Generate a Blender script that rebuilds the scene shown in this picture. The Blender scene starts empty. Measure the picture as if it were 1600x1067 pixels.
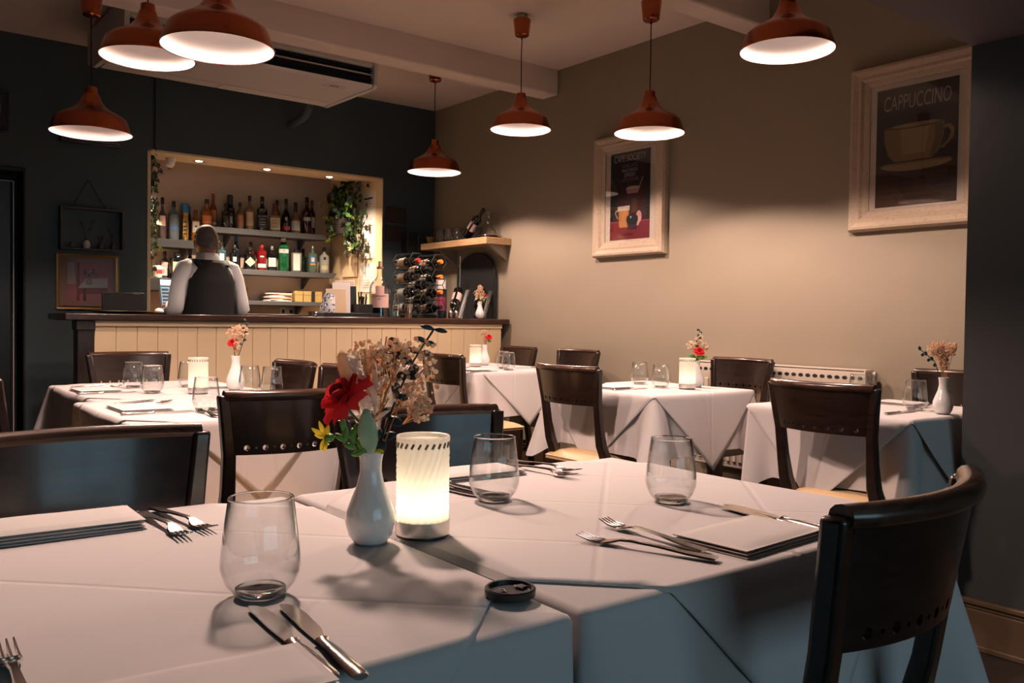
import bpy, math, random
from math import sin, cos, pi, radians, sqrt
from mathutils import Vector, Matrix

scene = bpy.context.scene
COL = scene.collection

# ------------------------------------------------------------------ camera
CAM_H = 1.08
YAW, TILT, ROLL = radians(37.75), radians(1.41), radians(-0.78)
FOCAL_PX = 1364.66
_f = Vector((sin(YAW) * cos(TILT), cos(YAW) * cos(TILT), -sin(TILT)))
_r = Vector((cos(YAW), -sin(YAW), 0.0))
_d = _f.cross(_r)
_r2 = _r * cos(ROLL) + _d * sin(ROLL)
_d2 = -_r * sin(ROLL) + _d * cos(ROLL)
cam_data = bpy.data.cameras.new('camera')
cam_data.sensor_width = 36.0
cam_data.lens = FOCAL_PX * 36.0 / 1600.0
cam_data.clip_start = 0.02
cam = bpy.data.objects.new('camera', cam_data)
COL.objects.link(cam)
_m = Matrix((_r2, -_d2, -_f)).transposed().to_4x4()
_m.translation = (0, 0, CAM_H)
cam.matrix_world = _m
scene.camera = cam

# ------------------------------------------------------------------ view, world, daylight
scene.view_settings.view_transform = 'Standard'
scene.view_settings.look = 'None'
scene.view_settings.exposure = 0.15
scene.view_settings.gamma = 1.0
scene.view_settings.use_curve_mapping = False
scene.cycles.use_denoising = True
scene.cycles.max_bounces = 10
scene.cycles.diffuse_bounces = 2
scene.cycles.transparent_max_bounces = 24
scene.cycles.caustics_reflective = False
scene.cycles.caustics_refractive = False
scene.cycles.sample_clamp_indirect = 4.0

SKY_STRENGTH = 2.3
world = bpy.data.worlds.new('world'); scene.world = world
world.use_nodes = True
_bg = world.node_tree.nodes['Background']
_bg.inputs[0].default_value = (0.42, 0.65, 0.75, 1)
_bg.inputs[1].default_value = SKY_STRENGTH

LAMP_COL = (1.0, 0.705, 0.585)
LAMP_W = 72.0
SPOT_W = 150.0

# daylight enters only by the front window; the portal guides sampling there
WIN = dict(x0=-0.6, x1=2.7, z0=0.75, z1=2.35, y=-3.0)
_pl = bpy.data.lights.new('window_portal', 'AREA')
_pl.shape = 'RECTANGLE'; _pl.size = WIN['x1'] - WIN['x0']; _pl.size_y = WIN['z1'] - WIN['z0']
_pl.cycles.is_portal = True
_po = bpy.data.objects.new('window_portal', _pl); COL.objects.link(_po)
_po.location = ((WIN['x0'] + WIN['x1']) / 2, WIN['y'] + 0.02, (WIN['z0'] + WIN['z1']) / 2)
_po.rotation_euler = (radians(90), 0, 0)   # faces +Y, into the room

# ------------------------------------------------------------------ helpers
def newmat(name):
    m = bpy.data.materials.new(name); m.use_nodes = True
    nt = m.node_tree
    return m, nt, nt.nodes['Principled BSDF']

def lin(r, g, b):
    f = lambda c: c / 12.92 if c <= 0.04045 else ((c + 0.055) / 1.055) ** 2.4
    return (f(r / 255), f(g / 255), f(b / 255))

def mat(name, col, rough=0.5, metal=0.0, var=0.12, scale=8.0, bump=0.0, bscale=60.0, coat=0.0, spec=0.5, stretch=None, emit=None, estr=0.0, crease=0.0, aniso=0.0):
    """principled colour with procedural variation and relief"""
    m, nt, b = newmat(name)
    N, L = nt.nodes, nt.links
    tc = N.new('ShaderNodeTexCoord')
    src = tc.outputs['Object']
    if stretch:
        mp = N.new('ShaderNodeMapping'); mp.inputs['Scale'].default_value = stretch
        L.new(src, mp.inputs['Vector']); src = mp.outputs['Vector']
    no = N.new('ShaderNodeTexNoise'); no.inputs['Scale'].default_value = scale; no.inputs['Detail'].default_value = 5
    L.new(src, no.inputs['Vector'])
    mx = N.new('ShaderNodeMix'); mx.data_type = 'RGBA'
    mx.inputs[6].default_value = tuple(c * (1 - var) for c in col) + (1,)
    mx.inputs[7].default_value = tuple(min(1, c * (1 + var)) for c in col) + (1,)
    L.new(no.outputs['Fac'], mx.inputs[0]); L.new(mx.outputs[2], b.inputs['Base Color'])
    b.inputs['Roughness'].default_value = rough; b.inputs['Metallic'].default_value = metal
    b.inputs['Specular IOR Level'].default_value = spec
    b.inputs['Coat Weight'].default_value = coat; b.inputs['Coat Roughness'].default_value = 0.12
    if bump:
        n2 = N.new('ShaderNodeTexNoise'); n2.inputs['Scale'].default_value = bscale; n2.inputs['Detail'].default_value = 4
        L.new(src, n2.inputs['Vector'])
        bp = N.new('ShaderNodeBump'); bp.inputs['Strength'].default_value = bump; bp.inputs['Distance'].default_value = 0.01
        L.new(n2.outputs['Fac'], bp.inputs['Height']); L.new(bp.outputs['Normal'], b.inputs['Normal'])
        if crease:
            # ironed-in fold lines along the cloth's own axes (cloth lies at 45 degrees)
            sp = N.new('ShaderNodeSeparateXYZ'); L.new(tc.outputs['Object'], sp.inputs[0])
            def mth(op, x, y):
                q = N.new('ShaderNodeMath'); q.operation = op
                for i_, a_ in enumerate((x, y)):
                    if a_ is None: continue
                    if isinstance(a_, (int, float)): q.inputs[i_].default_value = a_
                    else: L.new(a_, q.inputs[i_])
                return q.outputs[0]
            hs = []
            for op in ('ADD', 'SUBTRACT'):
                w_ = mth('PINGPONG', mth(op, sp.outputs[0], sp.outputs[1]), .19)
                mr = N.new('ShaderNodeMapRange'); mr.interpolation_type = 'SMOOTHSTEP'; mr.inputs['From Max'].default_value = .012; L.new(w_, mr.inputs[0]); hs.append(mr.outputs[0])
            h_ = mth('ADD', hs[0], hs[1])
            b2 = N.new('ShaderNodeBump'); b2.inputs['Strength'].default_value = crease; b2.inputs['Distance'].default_value = 0.004
            L.new(h_, b2.inputs['Height']); L.new(bp.outputs['Normal'], b2.inputs['Normal']); L.new(b2.outputs['Normal'], b.inputs['Normal'])
    if aniso:
        tg = N.new('ShaderNodeTangent'); tg.direction_type = 'RADIAL'; tg.axis = 'Z'; L.new(tg.outputs[0], b.inputs['Tangent']); b.inputs['Anisotropic'].default_value = aniso
    if emit:
        b.inputs['Emission Color'].default_value = tuple(emit) + (1,); b.inputs['Emission Strength'].default_value = estr
    return m

def thin_glass(name, tint=(1, 1, 1), gloss=0.02, boost=1.0):
    """thin clear glass: see-through plus Fresnel reflection"""
    m, nt, b = newmat(name); N, L = nt.nodes, nt.links
    N.remove(b); out = N['Material Output']
    tr = N.new('ShaderNodeBsdfTransparent'); tr.inputs[0].default_value = tuple(tint) + (1,)
    gl = N.new('ShaderNodeBsdfGlossy'); gl.inputs['Roughness'].default_value = gloss
    lw = N.new('ShaderNodeLayerWeight'); lw.inputs['Blend'].default_value = 0.5      # Facing is the same from both sides
    pw = N.new('ShaderNodeMath'); pw.operation = 'POWER'; pw.inputs[1].default_value = 3.2; L.new(lw.outputs['Facing'], pw.inputs[0])
    mu = N.new('ShaderNodeMath'); mu.operation = 'MULTIPLY_ADD'; mu.use_clamp = True; mu.inputs[1].default_value = .9 * boost; mu.inputs[2].default_value = .04 * boost
    L.new(pw.outputs[0], mu.inputs[0])
    mx = N.new('ShaderNodeMixShader')
    L.new(mu.outputs[0], mx.inputs[0]); L.new(tr.outputs[0], mx.inputs[1]); L.new(gl.outputs[0], mx.inputs[2])
    L.new(mx.outputs[0], out.inputs['Surface'])
    return m

def solid_glass(name, col=(1, 1, 1), rough=0.0):
    m, nt, b = newmat(name)
    b.inputs['Base Color'].default_value = tuple(col) + (1,)
    b.inputs['Transmission Weight'].default_value = 1.0
    b.inputs['Roughness'].default_value = rough; b.inputs['IOR'].default_value = 1.47
    return m

class MB:
    """collects shapes and links them as ONE mesh object"""
    def __init__(s): s.v = []; s.f = []; s.mi = []
    def add(s, v, f, mi=0):
        o = len(s.v); s.v += [tuple(p) for p in v]
        s.f += [tuple(i + o for i in q) for q in f]; s.mi += [mi] * len(f); return s
    def box(s, a, b, mi=0, M=None):
        x0, y0, z0 = a; x1, y1, z1 = b
        v = [Vector(p) for p in ((x0,y0,z0),(x1,y0,z0),(x1,y1,z0),(x0,y1,z0),(x0,y0,z1),(x1,y0,z1),(x1,y1,z1),(x0,y1,z1))]
        if M: v = [M @ p for p in v]
        return s.add(v, [(3,2,1,0),(4,5,6,7),(0,1,5,4),(1,2,6,5),(2,3,7,6),(3,0,4,7)], mi)
    def lathe(s, prof, n=24, c=(0,0,0), mi=0, M=None, sq=0.0, sx=1.0, sy=1.0, twist=None):
        v = []; f = []; rows = []
        for r, z in prof:
            if abs(r) < 1e-6:
                rows.append([len(v)]); v.append(Vector((c[0], c[1], c[2] + z)))
            else:
                row = []
                for k in range(n):
                    a = 2 * pi * k / n + (twist(z) if twist else 0)
                    ca, sa = cos(a), sin(a); q = 1.0
                    if sq:
                        q = 1.0 / (abs(ca) ** sq + abs(sa) ** sq) ** (1.0 / sq)
                    row.append(len(v)); v.append(Vector((c[0] + r * q * ca * sx, c[1] + r * q * sa * sy, c[2] + z)))
                rows.append(row)
        for A, B in zip(rows, rows[1:]):
            if len(A) == 1 and len(B) == 1: continue
            for k in range(n):
                k2 = (k + 1) % n
                if len(A) == 1: f.append((A[0], B[k2], B[k]))
                elif len(B) == 1: f.append((A[k], A[k2], B[0]))
                else: f.append((A[k], A[k2], B[k2], B[k]))
        if M: v = [M @ p for p in v]
        return s.add(v, f, mi)
    def tube(s, pts, r, n=8, mi=0, caps=True, flat=1.0):
        pts = [Vector(p) for p in pts]; m = len(pts)
        rr = r if isinstance(r, (list, tuple)) else [r] * m
        v = []; f = []; up = None
        for i, p in enumerate(pts):
            t = (pts[min(i+1, m-1)] - pts[max(i-1, 0)])
            t = t.normalized() if t.length > 1e-9 else Vector((0,0,1))
            if up is None:
                up = Vector((0,0,1)) if abs(t.z) < 0.9 else Vector((1,0,0))
            a = t.cross(up)
            if a.length < 1e-6: a = t.orthogonal()
            a.normalize(); b = a.cross(t).normalized(); up = b
            for k in range(n):
                q = 2 * pi * k / n
                v.append(p + a * (rr[i] * cos(q)) + b * (rr[i] * flat * sin(q)))
        for i in range(m - 1):
            for k in range(n):
                k2 = (k + 1) % n
                f.append((i*n + k, i*n + k2, (i+1)*n + k2, (i+1)*n + k))
        if caps:
            f.append(tuple(reversed(range(n)))); f.append(tuple(range((m-1)*n, m*n)))
        return s.add(v, f, mi)
    def grid(s, nu, nv, fn, mi=0, closeu=False):
        v = []; f = []
        for j in range(nv + 1):
            for i in range(nu + (0 if closeu else 1)):
                v.append(fn(i / nu, j / nv))
        w = nu if closeu else nu + 1
        for j in range(nv):
            for i in range(nu):
                i2 = (i + 1) % w if closeu else i + 1
                f.append((j*w + i, j*w + i2, (j+1)*w + i2, (j+1)*w + i))
        return s.add(v, f, mi)
    def slab(s, poly, n, t, mi=0):
        """planar polygon extruded by n*t"""
        n = Vector(n); poly = [Vector(p) for p in poly]; m = len(poly)
        v = poly + [p + n * t for p in poly]
        f = [tuple(reversed(range(m))), tuple(range(m, 2*m))] + [(i, (i+1) % m, (i+1) % m + m, i + m) for i in range(m)]
        return s.add(v, f, mi)
    def build(s, name, mats, parent=None, loc=None, rot=None, smooth=True, angle=38, bevel=0.0, bseg=2, solid=0.0, sub=0, fix=True, weld=False):
        me = bpy.data.meshes.new(name)
        me.from_pydata([tuple(p) for p in s.v], [], s.f)
        if not isinstance(mats, (list, tuple)): mats = [mats]
        for m in mats: me.materials.append(m)
        if len(mats) > 1:
            me.polygons.foreach_set('material_index', s.mi)
        me.update()
        if fix:
            import bmesh
            bm = bmesh.new(); bm.from_mesh(me)
            if weld: bmesh.ops.remove_doubles(bm, verts=bm.verts, dist=1e-5)
            bmesh.ops.recalc_face_normals(bm, faces=bm.faces); bm.to_mesh(me); bm.free()
        if smooth:
            me.shade_smooth(); me.set_sharp_from_angle(angle=radians(angle))
        o = bpy.data.objects.new(name, me); COL.objects.link(o)
        if parent: o.parent = parent
        if loc: o.location = loc
        if rot: o.rotation_euler = rot
        if solid:
            md = o.modifiers.new('solid', 'SOLIDIFY'); md.thickness = solid; md.offset = 0
        if bevel:
            md = o.modifiers.new('bevel', 'BEVEL'); md.width = bevel; md.segments = bseg; md.limit_method = 'ANGLE'
        if sub:
            md = o.modifiers.new('sub', 'SUBSURF'); md.levels = sub; md.render_levels = sub
        return o

def tag(o, label=None, cat=None, group=None, kind=None):
    if label: o['label'] = label
    if cat: o['category'] = cat
    if group: o['group'] = group
    if kind: o['kind'] = kind
    return o

def thing(name, label, cat, loc=(0,0,0), rotz=0.0, group=None, rot=None):
    o = bpy.data.objects.new(name, None); COL.objects.link(o)
    o.empty_display_size = 0.05
    o.location = loc; o.rotation_euler = rot if rot else (0, 0, rotz)
    return tag(o, label, cat, group)

def children(o): return [c for c in bpy.data.objects if c.parent == o]

def copy_tree(root, loc, rotz=0.0, label=None, rot=None, scale=None):
    """a copy of a thing with copies of its parts and sub-parts (mesh data shared)"""
    def rec(o, parent):
        c = o.copy(); COL.objects.link(c); c.parent = parent
        for ch in KIDS.get(o.name) or children(o): rec(ch, c)
        return c
    r = rec(root, None)
    r.location = loc; r.rotation_euler = rot if rot else (0, 0, rotz)
    if scale: r.scale = (scale,) * 3
    if label: r['label'] = label
    return r
KIDS = {}

def struct(o): o['kind'] = 'structure'; return o

_text_cache = {}
def text_mesh(name, body, size, m, parent, loc, rot, align='CENTER', sx=1.0, extrude=0.0004, shear=0.0):
    cu = bpy.data.curves.new('lettering', 'FONT'); cu.body = body; cu.size = size; cu.align_x = align; cu.align_y = 'CENTER'
    cu.extrude = extrude; cu.shear = shear; cu.resolution_u = 3
    tmp = bpy.data.objects.new('lettering', cu); COL.objects.link(tmp)
    bpy.context.view_layer.update()
    me = bpy.data.meshes.new_from_object(tmp.evaluated_get(bpy.context.evaluated_depsgraph_get()))
    bpy.data.objects.remove(tmp); bpy.data.curves.remove(cu)
    me.materials.clear(); me.materials.append(m)
    o = bpy.data.objects.new(name, me); COL.objects.link(o)
    o.parent = parent; o.location = loc; o.rotation_euler = rot; o.scale = (sx, 1, 1)
    return o

rnd = random.Random(7)

# ------------------------------------------------------------------ materials
M = {}
M['paint'] = mat('wall_paint', (0.325, 0.272, 0.20), 0.6, var=0.05, scale=3, bump=0.10, bscale=14)
M['paint_back'] = mat('wall_paint_blue_grey', (0.044, 0.066, 0.074), 0.62, var=0.05, scale=3, bump=0.08, bscale=14)
M['paint_pier'] = mat('wall_paint_charcoal', (0.045, 0.048, 0.047), 0.65, var=0.05, scale=3, bump=0.08, bscale=14)
M['ceiling'] = mat('ceiling_paint', (0.78, 0.66, 0.58), 0.8, var=0.04, scale=2, bump=0.12, bscale=7)
M['bulkhead'] = mat('bulkhead_paint', (0.10, 0.082, 0.088), 0.7, var=0.04, scale=2)
M['floor'] = mat('dark_floor', (0.035, 0.024, 0.018), 0.55, var=0.35, scale=4, stretch=(1, 8, 1))
M['cream'] = mat('cream_paint', (0.78, 0.60, 0.38), 0.45, var=0.05, scale=5, bump=0.04, bscale=30)
M['alcove'] = mat('alcove_plaster', (0.66, 0.50, 0.39), 0.7, var=0.06, scale=3)
M['skirting'] = mat('skirting_paint', (0.13, 0.078, 0.045), 0.4, var=0.08, scale=6)
M['cloth'] = mat('white_cotton', (0.60, 0.555, 0.545), 0.85, var=0.03, scale=6, bump=0.10, bscale=9, spec=0.2)
M['overlay'] = mat('white_cotton_overlay', (0.61, 0.565, 0.555), 0.85, var=0.03, scale=5, bump=0.10, bscale=8, spec=0.2, crease=0.30)
M['napkin'] = mat('napkin_cotton', (0.66, 0.61, 0.59), 0.9, var=0.02, scale=9, bump=0.05, bscale=40, spec=0.2)
def wood(name, c1, c2, rough, coat, sc=(2, 26, 26), wear=0.0):
    m, nt, b = newmat(name); N, L = nt.nodes, nt.links
    tc = N.new('ShaderNodeTexCoord'); mp = N.new('ShaderNodeMapping'); mp.inputs['Scale'].default_value = sc
    L.new(tc.outputs['Object'], mp.inputs[0])
    no = N.new('ShaderNodeTexNoise'); no.inputs['Scale'].default_value = 3.0; no.inputs['Detail'].default_value = 7; no.inputs['Distortion'].default_value = 0.8
    L.new(mp.outputs[0], no.inputs['Vector'])
    cr = N.new('ShaderNodeValToRGB'); cr.color_ramp.elements[0].position = 0.3; cr.color_ramp.elements[1].position = 0.72
    cr.color_ramp.elements[0].color = c1 + (1,); cr.color_ramp.elements[1].color = c2 + (1,)
    L.new(no.outputs['Fac'], cr.inputs[0]); L.new(cr.outputs[0], b.inputs['Base Color'])
    b.inputs['Roughness'].default_value = rough; b.inputs['Coat Weight'].default_value = coat; b.inputs['Coat Roughness'].default_value = 0.14
    n2 = N.new('ShaderNodeTexNoise'); n2.inputs['Scale'].default_value = 1.5; L.new(mp.outputs[0], n2.inputs['Vector'])
    mr = N.new('ShaderNodeMapRange'); mr.inputs['To Min'].default_value = rough * 0.75; mr.inputs['To Max'].default_value = rough * 1.3
    L.new(n2.outputs['Fac'], mr.inputs[0]); L.new(mr.outputs[0], b.inputs['Roughness'])
    return m
M['chair'] = wood('dark_varnished_wood', (0.006, 0.0035, 0.0025), (0.026, 0.0095, 0.0055), 0.32, 0.45)
M['rail'] = wood('worn_rail_wood', (0.020, 0.009, 0.005), (0.085, 0.034, 0.016), 0.28, 0.5)
M['bar_top'] = wood('bar_top_wood', (0.014, 0.007, 0.005), (0.075, 0.028, 0.014), 0.3, 0.3)
M['post_wood'] = wood('bar_post_wood', (0.008, 0.006, 0.005), (0.03, 0.017, 0.012), 0.4, 0.2, (26, 26, 2))
M['oak'] = wood('oak_shelf', (0.42, 0.25, 0.12), (0.62, 0.40, 0.21), 0.5, 0.05, (26, 2, 26))
M['seat'] = mat('beige_leatherette', (0.62, 0.42, 0.22), 0.45, var=0.06, scale=14, bump=0.08, bscale=70)
M['white_enamel'] = mat('white_enamel', (0.86, 0.80, 0.78), 0.45, var=0.01)
M['copper'] = mat('brushed_copper', (0.38, 0.105, 0.05), 0.21, 1.0, var=0.15, scale=30, stretch=(1, 1, 14), aniso=0.5)
M['black'] = mat('black_plastic', (0.010, 0.011, 0.012), 0.4, var=0.1)
M['black_matt'] = mat('black_matt', (0.012, 0.013, 0.014), 0.7, var=0.1)
M['steel'] = mat('polished_steel', (0.62, 0.57, 0.54), 0.16, 1.0, var=0.03)
M['brushed'] = mat('brushed_steel', (0.66, 0.63, 0.60), 0.3, 1.0, var=0.06, scale=40, stretch=(1, 1, 12))
M['porcelain'] = mat('white_porcelain', (0.78, 0.77, 0.76), 0.12, var=0.02, coat=0.4)
M['glass'] = thin_glass('clear_glass', (0.972, 0.978, 0.976), 0.01, 1.6)
M['glass_base'] = solid_glass('thick_clear_glass', (0.97, 0.98, 0.98))
M['pane'] = thin_glass('picture_glass', (0.97, 0.97, 0.97), 0.02, 2.6)
M['window'] = thin_glass('window_glass', (0.98, 0.99, 1.0), 0.01, 0.6)
M['plastic_white'] = mat('white_plastic', (0.72, 0.66, 0.62), 0.45, var=0.02)
M['bulb_dim'] = mat('dim_warm_bulb', (1, 0.9, 0.8), 0.5, emit=(1.0, 0.72, 0.60), estr=4.0)
M['bulb'] = mat('warm_bulb', (1, 0.9, 0.8), 0.5, emit=(1.0, 0.78, 0.66), estr=8.0)
# ------------------------------------------------------------------ the room
XR, YB, ZC = 4.12, 6.45, 2.88          # right wall, back wall, ceiling
XL, YF, XP, YP = -1.7, -3.0, 3.02, 1.40  # left wall, front wall, pier face, pier far end
b = MB(); b.box((XL - .2, YF - .2, -.1), (XR + .2, YB + 1.2, 0)); struct(b.build('floor', M['floor'], smooth=False))
b = MB(); b.box((XL - .2, YF - .2, ZC), (XR + .2, YB + .17, ZC + .15)); struct(b.build('ceiling', M['ceiling'], smooth=False))
b = MB(); b.box((XR, YP - .0, 0), (XR + .15, YB + .15, ZC)); struct(b.build('wall_right', M['paint'], smooth=False))
b = MB(); b.box((XP, YF, 0), (XR + .15, YP, ZC)); struct(b.build('wall_pier', M['paint_pier'], smooth=False))
b = MB(); b.box((XL - .15, YF, 0), (XL, YB + .15, ZC)); struct(b.build('wall_left', M['paint_back'], smooth=False))
# bulkhead over the opening between the front and the back dining room
b = MB(); b.box((XL, .62, 2.02), (XP, YP, ZC)); struct(b.build('wall_bulkhead', M['bulkhead'], smooth=False))
# front wall with the shop window
w = WIN
b = MB()
b.box((XL, YF - .2, 0), (w['x0'], YF, ZC)); b.box((w['x1'], YF - .2, 0), (XP, YF, ZC))
b.box((w['x0'], YF - .2, 0), (w['x1'], YF, w['z0'])); b.box((w['x0'], YF - .2, w['z1']), (w['x1'], YF, ZC))
struct(b.build('wall_front', M['paint_pier'], smooth=False))
wn = thing('window_1', 'shop window behind the front dining room', 'window', (0, YF - .1, 0)); struct(wn)
b = MB()
for xx in (w['x0'], (w['x0'] + w['x1']) / 2 - .03, w['x1'] - .06): b.box((xx, -.04, w['z0']), (xx + .06, .04, w['z1']))
b.box((w['x0'], -.04, w['z0']), (w['x1'], .04, w['z0'] + .06)); b.box((w['x0'], -.04, w['z1'] - .06), (w['x1'], .04, w['z1']))
b.build('window_frame', M['post_wood'], wn, smooth=False)
for k in range(2):
    a = w['x0'] + .06 + k * ((w['x1'] - w['x0']) / 2 - .03)
    b = MB(); b.box((a, -.004, w['z0'] + .06), (a + (w['x1'] - w['x0']) / 2 - .09, .004, w['z1'] - .06)); b.build('pane', M['window'], wn, smooth=False)
# back wall with the bar opening (x 1.735-3.61) and the doorway on the left
OX0, OX1, OZ0, OZ1 = 1.735, 3.61, 1.10, 2.245
DX0, DX1, DZ = 0.05, 0.965, 2.0
b = MB()
T = .15
b.box((XL, YB, 0), (DX0, YB + T, ZC)); b.box((DX0, YB, DZ), (DX1, YB + T, ZC)); b.box((DX1, YB, 0), (OX0, YB + T, ZC))
b.box((OX0, YB, 0), (OX1, YB + T, OZ0 - .04)); b.box((OX0, YB, OZ1), (OX1, YB + T, ZC)); b.box((OX1, YB, 0), (XR + .15, YB + T, ZC))
struct(b.build('wall_back', M['paint_back'], smooth=False))
# beams
b = MB(); b.box((XL, 4.815, 2.70), (XR, 4.985, ZC + .02)); struct(b.build('trim_1', M['ceiling'], bevel=.012))
b = MB(); b.box((XL, 3.01, 2.72), (XR, 3.17, ZC + .02)); struct(b.build('trim_2', M['ceiling'], bevel=.012))
# skirting on the pier: board plus moulded cap
b = MB(); b.box((XP - .018, YF, 0), (XP, YP + .018, .135)); b.box((XP - .026, YF, 0), (XP, YP + .026, .02))
b.box((XP - .014, YF, .135), (XP, YP + .014, .15)); b.box((XP - .022, YF, .15), (XP, YP + .022, .168))
struct(b.build('baseboard_pier', M['skirting'], bevel=.004))
b = MB(); b.box((XR - .018, YP, 0), (XR, 5.3, .14)); b.box((XR - .024, YP, .14), (XR, 5.3, .165)); struct(b.build('baseboard_right', M['skirting'], bevel=.004))
b = MB(); b.box((DX1 + .08, YB - .018, 0), (XR, YB, .16)); struct(b.build('baseboard_back', M['skirting'], bevel=.004))

# bar alcove behind the opening: lining, soffit, side and back walls
b = MB()
AY = 7.42
b.box((OX0 - .12, AY, 0), (OX1 + .2, AY + .1, ZC)); struct(b.build('wall_alcove_back', M['alcove'], smooth=False))
b = MB(); b.box((OX1, YB + T, 0), (OX1 + .1, AY, ZC)); struct(b.build('wall_alcove_right', M['cream'], smooth=False))
b = MB(); b.box((OX0 - .12, YB + T, 0), (OX0 - .02, AY, ZC)); struct(b.build('wall_alcove_left', M['alcove'], smooth=False))
b = MB(); b.box((OX0 - .12, YB + T, ZC - .08), (OX1 + .2, AY + .1, ZC)); struct(b.build('ceiling_alcove', M['alcove'], smooth=False))
b = MB(); b.box((OX0 - .02, YB + T, OZ1), (OX1, YB + .37, OZ1 + .12)); b.box((OX0 - .02, YB + T, OZ1 + .12), (OX1, YB + .2, ZC - .08))
struct(b.build('trim_3', M['cream'], smooth=False))
# thin cream lining of the opening edge
b = MB()
b.box((OX0, YB - .004, OZ0), (OX0 + .022, YB + T + .004, OZ1)); b.box((OX1 - .006, YB - .004, OZ0), (OX1 + .002, YB + T + .004, OZ1))
b.box((OX0, YB - .004, OZ1 - .012), (OX1 + .002, YB + T + .004, OZ1 + .002))
struct(b.build('trim_4', M['cream'], smooth=False))
b = MB(); b.box((OX0, YB - .02, OZ0 - .04), (OX1, YB + .62, OZ0)); struct(b.build('trim_5', M['bar_top'], bevel=.004))
# doorway on the left: dark architrave, leaf, glass panel and painted daylight glint along its edge
b = MB(); b.box((XL, YB + T + .06, 0), (OX0 - .12, YB + T + .1, ZC)); struct(b.build('wall_leak_stop', M['black_matt'], smooth=False))  # added wall, keeps sky light from leaking past the door leaf
dr = thing('door_1', 'dark glazed door in the back wall', 'door', (0, YB, 0)); struct(dr)
b = MB(); b.box((DX1 - .005, -.03, 0), (DX1 + .01, .15, DZ + .02)); b.box((DX0 - .06, -.03, DZ - .005), (DX1 + .01, .15, DZ + .02)); b.box((DX0 - .06, -.03, 0), (DX0, .15, DZ + .02))
b.build('frame', M['black_matt'], dr, bevel=.004)
b = MB(); b.box((DX0, .045, .01), (DX1 - .065, .085, DZ - .065)); b.build('leaf', M['black'], dr, bevel=.003)
b = MB(); b.box((DX1 - .055, .02, .01), (DX1 - .05, .03, DZ - .07)); b.box((DX0, .02, DZ - .068), (DX1 - .05, .03, DZ - .064)); b.build('edge_strip', M['plastic_white'], dr, smooth=False)  # white strip standing in for daylight reflected on the door edge
b = MB(); b.lathe([(0, 0), (.012, 0), (.012, .11), (0, .11)], 10, (DX1 - .14, .02, .98)); b.box((DX1 - .146, .02, 1.0), (DX1 - .134, .05, 1.01)); b.build('handle', M['steel'], dr)

# ------------------------------------------------------------------ copper pendant lamps
SHADE = [(.1825, 0), (.1815, .006), (.176, .022), (.163, .058), (.157, .068), (.143, .080), (.118, .094), (.09, .109), (.067, .125), (.052, .143), (.042, .163), (.034, .182), (.034, .186), (.029, .187), (.027, .216), (.022, .219), (0, .219)]
def pendant(x, y, zr, ztop, label, s=1.0, dim=1.0):
    t = thing('pendant_lamp', label, 'lamp', (x, y, zr), 0, 'copper pendant lamps'); 
    t.rotation_euler = (0, 0, rnd.uniform(0, 6))
    sh = MB().lathe([(r * s, z * s) for r, z in SHADE], 48).build('shade', M['copper'], t)
    inn = [(r * s - .0025, z * s) for r, z in SHADE[:12]]
    MB().lathe([(SHADE[0][0] * s, 0)] + inn + [(0, .183 * s)], 48).build('lining', M['white_enamel'], sh)
    MB().lathe([(SHADE[0][0] * s + .0012, .004), (SHADE[0][0] * s + .002, 0), (SHADE[0][0] * s + .0005, -.002), (SHADE[0][0] * s - .003, .0)], 48).build('rim', M['copper'], sh)
    MB().lathe([(0, .098), (.018, .10), (.028, .112), (.03, .125), (.022, .145), (.014, .16), (.014, .182), (0, .182)], 20).build('bulb', M['bulb'] if dim > .7 else M['bulb_dim'], t)
    h = ztop - zr
    MB().tube([(0, 0, .215 * s), (0.002, 0, (h + .2) / 2), (0, 0, h - .14)], .0032, 8).build('cord', M['black'], t)
    MB().lathe([(0, h - .142), (.006, h - .142), (.008, h - .128), (.036, h - .126), (.042, h - .12), (.052, h - .032), (.050, h - .028), (0, h - .03)], 32).build('ceiling_cup', M['copper'], t)
    MB().lathe([(.026, h - .03), (.026, h - .002), (0, h - .002)], 16).build('ceiling_rose', M['plastic_white'], t)
    ld = bpy.data.lights.new('pendant_light', 'SPOT'); ld.energy = LAMP_W * dim; ld.color = LAMP_COL; ld.shadow_soft_size = .06; ld.spot_size = radians(141); ld.spot_blend = .22
    lo = bpy.data.objects.new('pendant_light', ld); COL.objects.link(lo); lo.parent = t; lo.location = (0, 0, .072)
    return t
PEND = [
    (1.02, 4.80, 1.99, 2.70, 'copper pendant lamp hanging lowest and furthest left, over the hanging wire shelf', 1.06, .5),
    (1.00, 3.72, 2.115, 2.88, 'copper pendant lamp overlapped by the big one in front of the ceiling air unit', 1.0, .6),
    (1.005, 2.91, 1.965, 2.88, 'biggest-looking copper pendant lamp, at the upper left below the ceiling air unit', 1.0, .75),
    (.98, 2.14, 2.02, 2.88, 'copper pendant lamp above the nearest table, out of frame', 1.0, 1.5),
    (3.33, 5.22, 2.11, 2.87, 'furthest copper pendant lamp, above the corner wine rack', 1.03),
    (3.21, 4.09, 2.205, 2.88, 'copper pendant lamp hanging in front of the far ceiling beam end', 0.985),
    (3.25, 3.17 - .08, 2.03, 2.72, 'copper pendant lamp overlapping the top of the cafe society picture', 0.97),
    (2.97, 2.09, 2.155, 2.88, 'rightmost copper pendant lamp, high up left of the cappuccino picture', 1.0),
]
for p in PEND: pendant(*p)
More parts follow.
